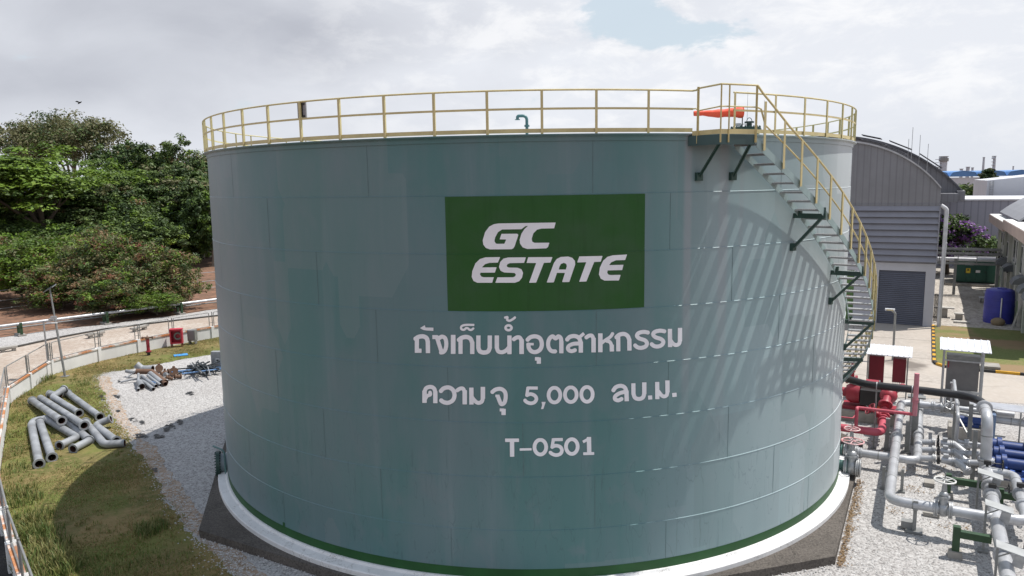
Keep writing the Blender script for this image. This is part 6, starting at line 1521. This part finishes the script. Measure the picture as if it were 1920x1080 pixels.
for z in (-0.1, 0.35, 0.8, 1.25): mb.ring(c+Vector((0, 0, z)), (0, 0, 1), 0.955, 0.05, 28)
mb.build('tank', BLUET, t_); mb = GB(); mb.ring(c+Vector((0.1, 0, 2.02)), (0, 0, 1), 0.3, 0.08, 20); mb.build('lid', BLUET, t_)
mb = GB(); mb.tube([c+Vector((0.05, -0.99, 1.45)), c+Vector((0.05, -0.99, -0.35)), c+Vector((0.4, -1.0, -0.35))], 0.04, 8); mb.build('pipe', ROOFL, t_)
mb = GB(); mb.blob((18.45, 35.3, GZ+0.3), (0.45, 0.35, 0.32), 10, 6); tag(mb.build('sack', mat('tan_sack', (0.25, 0.19, 0.12), 0.9), loc=AB(18.4, 35.3, GZ)), 'tan sack in front of the deep blue water tank', 'sack')
t_ = thing('ladder', 'pale ladder leaning on the right-hand building beside the blue tank', 'ladder', AB(19.4, 34.9, GZ))
for a in (0, 0.45): mb = GB(); mb.bar((19.25, 34.4+a, GZ+0.08), (19.75, 34.6+a, 1.5), 0.05, 0.07); mb.build('rail', CONCL, t_, smooth=False)
for k in range(5): f = (k+0.5)/5; mb = GB(); mb.bar((19.25+0.5*f, 34.4+0.2*f, GZ+0.08+1.92*f), (19.25+0.5*f, 34.85+0.2*f, GZ+0.08+1.92*f), 0.03, 0.04); mb.build('rung', CONCL, t_, smooth=False)
t_ = thing('generator_container', 'dark green generator container with warning signs at the end of the alley', 'container', AB(18, 58, GZ))
mb = GB(); mb.span((16.4, 57, -0.1), (19.85, 60, 2.0)); mb.build('body', GENG, t_, smooth=False); mb = GB(); mb.span((16.3, 56.9, 2.0), (19.9, 60.1, 2.12)); mb.build('roof', ROOFD, t_, smooth=False)
for k in range(4): mb = GB(); mb.span((16.5+k*0.83, 56.95, 0.0), (17.27+k*0.83, 56.999, 1.9)); d = mb.build('door', GENG, t_, smooth=False); m2 = GB(); m2.box((17.18+k*0.83, 56.92, 0.9), (0.05, 0.05, 0.2)); m2.build('handle', BLACKM, d, smooth=False)
mb = GB(); mb.box((17.5, 56.93, 1.65), (0.7, 0.02, 0.22)); mb.build('name_plate', SIGNW, t_, smooth=False)
mb = GB(); mb.box((17.45, 56.93, 1.0), (0.36, 0.02, 0.46)); s_ = mb.build('warning_sign', SIGNY, t_, smooth=False)
mb = GB(); mb.poly([(17.33, 56.915, 1.0), (17.57, 56.915, 1.0), (17.45, 56.915, 1.18)]); mb.build('triangle', BLACKM, s_, smooth=False)
mb = GB(); mb.box((18.25, 56.93, 0.95), (0.36, 0.02, 0.24)); mb.build('notice', SIGNW, t_, smooth=False)
mb = GB(); mb.span((15.6, 56.2, GZ+0.08), (19.9, 60.5, GZ+0.30)); mb.build('plinth', CONC, t_, smooth=False)
t_ = thing('pipe_rack', 'steel pipe rack bridging the alley above the green container', 'pipe rack', AB(17, 50, GZ))
for a in (16.15, 19.3): mb = GB(); mb.box((a, 50, 1.2), (0.22, 0.22, 3.2)); mb.build('post', SILD, t_, smooth=False)
for z, th, m_ in ((3.62, 0.16, SILD), (3.22, 0.14, SILD), (2.35, 0.10, SILD)):
    for b in (49.6, 50.6): mb = GB(); mb.box((16.6, b, z), (5.8, 0.08, th)); mb.build('beam', m_, t_, smooth=False)
mb = GB()
for k in range(12): a = 13.8+k*0.48; mb.bar((a, 49.6, 3.24), (a+0.24, 49.6, 3.6), 0.04, 0.04); mb.bar((a+0.24, 49.6, 3.6), (a+0.48, 49.6, 3.24), 0.04, 0.04)
mb.build('lattice', SILD, t_, smooth=False)
mb = GB(); mb.tube([(13.8, 50.1, 2.72), (19.5, 50.1, 2.72)], 0.16, 12); mb.build('pipe', ROOFL, t_)
for a in (14.9, 16.3, 17.7, 19.1): mb = GB(); mb.box((a, 49.58, 2.8), (0.06, 0.05, 0.85)); mb.build('hanger', SILD, t_, smooth=False)
mb = GB(); mb.tube([(15.3, 50.1, 3.7), (15.3, 50.1, 4.05)], 0.10, 10); mb.blob((15.3, 50.1, 4.1), (0.13, 0.13, 0.14)); mb.build('vent_cap', ROOFL, t_)
p = AB(16.0, 66, GZ); plant('bloom', 'flowering_tree', 'rounded tree covered in purple flowers behind the pipe rack', 'tree', p, 8.0, 6.9, rz=0.5)
plant('low', 'dark_tree', 'dark leafy tree behind the green container, right of the purple tree', 'tree', AB(19.2, 68, GZ), 5.0, 4.6, rz=1.4)
t_ = thing('air_units', 'stack of grey air-conditioning units and old tables along the right-hand wall', 'air conditioner', AB(18.8, 46, GZ))
for c, s in (((19.0, 44, GZ+0.45), (0.8, 1.1, 0.7)), ((18.6, 46, GZ+0.5), (1.5, 0.9, 0.08)), ((18.9, 48.5, GZ+0.6), (1.2, 1.2, 0.08)), ((19.2, 42.6, GZ+0.55), (0.7, 0.9, 0.95))): mb = GB(); mb.box(c, s); mb.build('unit', GALV if s[2] < 0.2 else CONCL, t_, smooth=False)
for a, b in ((18.0, 45.7), (18.0, 46.3), (18.4, 48.0), (18.4, 49.0), (19.3, 45.7)): mb = GB(); mb.box((a, b, GZ+0.28), (0.06, 0.06, 0.44)); mb.build('leg', SILD, t_, smooth=False)
mb = GB(); mb.box((19.0, 43.42, GZ+0.45), (0.6, 0.03, 0.5)); mb.build('grille', BLACKM, t_, smooth=False)

# ------------------------------------------------------------------ right-hand building
bd = thing('office_building', 'low cream building with pinkish concrete gutter and curved grey roof at the right edge', 'building', AB(22, 42, GZ))
mb = GB(); mb.span((19.8, 26.5, GZ), (30, 55.5, 5.75)); mb.build('wall', CREAM, bd, smooth=False)
mb = GB(); mb.span((19.76, 26.5, GZ), (19.797, 55.5, 0.9)); mb.build('dado', MOSS, bd, smooth=False)
mb = GB(); mb.span((18.95, 44.0, 5.6), (19.85, 59.0, 6.3)); mb.build('gutter', BEIGE, bd, smooth=False)
mb = GB(); mb.span((18.95, 26.0, 5.8), (20.9, 44.0, 6.52)); mb.build('gutter', BEIGE, bd, smooth=False)
mb = GB(); mb.span((18.98, 26.1, 6.52), (20.8, 43.9, 6.56)); mb.span((18.98, 44.1, 6.3), (19.8, 58.9, 6.34)); mb.build('coping', WALLW, bd, smooth=False)
arc3, cx3 = arc_pts(((19.6, 6.65), (22.2, 8.35), (25.5, 9.0)), 19.6, 31.4, 24)
mb = GB()
for (a, z), (a2, z2) in zip(arc3, arc3[1:]): mb.poly([(a, 40.0, z), (a2, 40.0, z2), (a2, 56.5, z2), (a, 56.5, z)]); mb.poly([(a, 40.0, z), (a, 40.0, z-0.18), (a2, 40.0, z2-0.18), (a2, 40.0, z2)])
mb.build('roof', mat('curved_roof', (0.30, 0.30, 0.32), 0.5, 0.3, vs=0.6, var=0.06), bd, smooth=False)
mb = GB(); mb.poly([(19.9, 40.4, 6.5)]+[(a, 40.4, z-0.18) for a, z in arc3[1:]]+[(31, 40.4, 6.5)]); mb.build('gable', CLADR, bd, smooth=False)
for b, z0, z1 in ((54.2, 3.9, 4.95), (51.8, 3.8, 4.95), (48.4, 3.2, 4.5), (42.6, 3.3, 5.1), (40.6, 3.2, 5.1), (37.6, 3.0, 5.0), (34.6, 3.0, 5.0), (31, 3.0, 5.0)):
    mb = GB(); mb.span((19.74, b-0.55, z0), (19.798, b+0.55, z1)); w_ = mb.build('window', SIGNW, bd, smooth=False)
    mb = GB(); mb.span((19.72, b-0.47, z0+0.08), (19.739, b+0.47, z1-0.08)); mb.build('pane', GLASS, w_, smooth=False)
for b in (56, 50, 45.6, 39, 33, 28): mb = GB(); mb.span((19.6, b-0.25, GZ), (19.798, b+0.25, 5.58)); mb.build('pilaster', CREAM, bd, smooth=False)
for b in (49.5, 44.2, 36.0, 31.5, 28.5):
    mb = GB(); seg = [(19.79, 3.05), (19.5, 3.0), (19.2, 2.8), (19.05, 2.5)]
    for (a, z), (a2, z2) in zip(seg, seg[1:]): mb.poly([(a, b-0.9, z), (a2, b-0.9, z2), (a2, b+0.9, z2), (a, b+0.9, z)]); mb.poly([(a, b-0.9, z-0.03), (a2, b-0.9, z2-0.03), (a2, b+0.9, z2-0.03), (a, b+0.9, z-0.03)])
    mb.poly([(19.79, b-0.905, 2.5)]+[(a, b-0.905, z) for a, z in seg]); mb.build('awning', AWN, bd, smooth=False)
for b in (47.3, 35.2): mb = GB(); mb.tube([(19.72, b, GZ), (19.72, b, 2.4)], 0.13 if b > 40 else 0.2, 10); mb.build('drainpipe', CONCL, bd)
for b in (55, 52.5, 50.8, 46.5): mb = GB(); mb.tube(bend([(19.72, b, 1.0), (19.72, b, 3.0), (19.6, b-1.2, 3.0), (19.6, b-1.2, 2.2)], 0.2), 0.06, 8); mb.build('conduit', BLACKM, bd)
mb = GB(); mb.span((19.0, 42.0, GZ+0.1), (19.06, 43.6, 2.9)); mb.build('glass_screen', mat('greenish_glass', (0.16, 0.22, 0.18), 0.25), bd, smooth=False)
mb = GB()
for b in (42.0, 43.6): mb.box((19.03, b, 1.2), (0.08, 0.06, 3.2))
mb.box((19.03, 42.8, 2.85), (0.08, 1.54, 0.06)); mb.build('screen_frame', SILD, bd, smooth=False)

# ------------------------------------------------------------------ what stands farther off, on the right
fb_ = thing('far_warehouse', 'long low lilac-grey ribbed warehouse behind the purple tree', 'warehouse', AB(30, 75, GZ))
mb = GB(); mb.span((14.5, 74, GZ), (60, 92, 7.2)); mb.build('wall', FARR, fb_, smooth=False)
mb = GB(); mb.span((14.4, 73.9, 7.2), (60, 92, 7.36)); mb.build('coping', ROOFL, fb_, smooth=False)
mb = GB(); mb.box((20.2, 73.6, 0.9), (3.2, 0.05, 3.2))
for k in range(7): mb.box((20.2, 73.52, 0.1+k*0.36), (3.2, 0.05, 0.12))
mb.build('shutter', FARW, fb_, smooth=False)
mb = GB()
for a in (19.3, 20.1): mb.tube([(a, 73.2, 1.0), (a, 73.2, 3.2)], 0.08, 6)
mb.tube([(19.0, 73.2, 3.2), (20.4, 73.2, 3.2)], 0.07, 6); mb.tube([(19.2, 73.2, 2.0), (21.0, 73.2, 2.0)], 0.07, 6); mb.build('pipe_frame', SIGNW, fb_)
fw_ = thing('white_hall', 'plain white hall with sloping parapet rising behind the lilac-grey warehouse', 'building', AB(28, 100, GZ))
mb = GB(); lo = [(20.7, 95), (45, 95), (45, 130), (20.7, 130)]
vb = [mb.pt((a, b, GZ)) for a, b in lo]; vt = [mb.pt((a, b, z)) for (a, b), z in zip(lo, (9.35, 11.9, 11.9, 9.35))]
mb.face(vt); [mb.face((vb[i], vb[(i+1) % 4], vt[(i+1) % 4], vt[i])) for i in range(4)]; mb.build('wall', FARP, fw_, smooth=False)
mb = GB()
for a in (21.0, 21.4): mb.tube([(a, 94.8, 6), (a, 94.8, 9.3)], 0.05, 6)
for k in range(10): mb.tube([(21.0, 94.8, 6.2+k*0.32), (21.4, 94.8, 6.2+k*0.32)], 0.03, 4)
mb.build('ladder', GALV, fw_)
me, _c = crown_mesh('woodland', 81, (120, 40, 6.5), 900, 26, 1.5, [LF_DARK, LF_MID, LF_OLV], [0.5, 0.35, 0.15], cl_r=0.5, shell_=0.2); o = bpy.data.objects.new('woodland', me); C.objects.link(o); o.location = (190, 280, 1.5); tag(o, 'distant belt of woodland below the far blue roofs', 'woodland', kind='stuff')
for lab, x, y, rx in (('dark belt of woodland beyond the tank, behind the supply main', -45, 135, 45), ('dark belt of woodland hidden behind the tank and the warehouse', 25, 150, 40)):
    me, _c = crown_mesh('woodland', int(x+90), (rx, 12, 6), 420, 40, 0.8, [LF_DARK, LF_MID, LF_OLV], [0.55, 0.33, 0.12], cl_r=0.32, shell_=0.3); o = bpy.data.objects.new('woodland', me); C.objects.link(o); o.location = (x, y, 4.0); tag(o, lab, 'woodland', kind='stuff')
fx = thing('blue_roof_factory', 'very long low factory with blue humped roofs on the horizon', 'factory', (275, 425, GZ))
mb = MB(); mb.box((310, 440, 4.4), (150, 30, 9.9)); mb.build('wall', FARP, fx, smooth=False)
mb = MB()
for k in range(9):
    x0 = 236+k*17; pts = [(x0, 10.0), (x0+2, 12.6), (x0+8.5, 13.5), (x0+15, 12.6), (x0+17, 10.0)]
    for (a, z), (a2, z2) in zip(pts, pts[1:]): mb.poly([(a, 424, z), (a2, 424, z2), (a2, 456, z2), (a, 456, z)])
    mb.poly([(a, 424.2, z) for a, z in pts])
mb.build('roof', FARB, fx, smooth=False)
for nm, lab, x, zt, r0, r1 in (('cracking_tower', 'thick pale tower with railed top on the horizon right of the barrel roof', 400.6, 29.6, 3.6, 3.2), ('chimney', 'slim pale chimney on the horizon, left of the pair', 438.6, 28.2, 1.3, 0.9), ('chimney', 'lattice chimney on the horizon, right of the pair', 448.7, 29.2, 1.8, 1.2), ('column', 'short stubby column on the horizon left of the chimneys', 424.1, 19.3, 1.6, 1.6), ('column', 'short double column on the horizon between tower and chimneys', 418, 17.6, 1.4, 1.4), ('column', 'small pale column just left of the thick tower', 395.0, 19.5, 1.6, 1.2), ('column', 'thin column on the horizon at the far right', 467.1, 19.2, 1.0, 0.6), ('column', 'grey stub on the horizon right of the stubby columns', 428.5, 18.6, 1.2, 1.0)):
    t_ = thing(nm, lab, 'tower', (x, 700, GZ)); mb = MB(); mb.tube([(x, 700, GZ), (x, 700, zt)], [r0, r1], 12)
    if 'lattice' in lab or 'thick' in lab:
        mb.tube([(x-r0*1.2, 700, zt-3), (x-r0*1.2, 700, zt)], 0.4, 6)
        for k in range(7): mb.box((x-r0, 699, 8+k*3.1), (r0*1.2, 2, 0.5))
    mb.build('shaft', TOWER, t_)
    mb = MB(); mb.ring((x, 700, zt-0.3), (0, 0, 1), r1*1.35, 0.5, 12)
    if 'thick' in lab: mb.ring((x, 700, zt-3.3), (0, 0, 1), r1*1.35, 3.2, 12)
    mb.build('platform', SILD if 'thick' in lab else TOWER, t_)
me, cl_ = crown_mesh('crown', 82, (4.2, 4.2, 7), 120, 30, 0.9, [LF_DARK, LF_OLV], [0.8, 0.2], cl_r=0.25); t_ = thing('far_tree', 'lone dark conical tree in front of the far blue roofs', 'tree', (218, 330, GZ)); o = bpy.data.objects.new('crown', me); C.objects.link(o); o.parent = t_; o.location = (0, 0, 8.5)
mb = MB(); mb.tube([(218, 330, GZ), (218, 330, 9)], 0.5, 6); mb.build('trunk', BARK, t_)
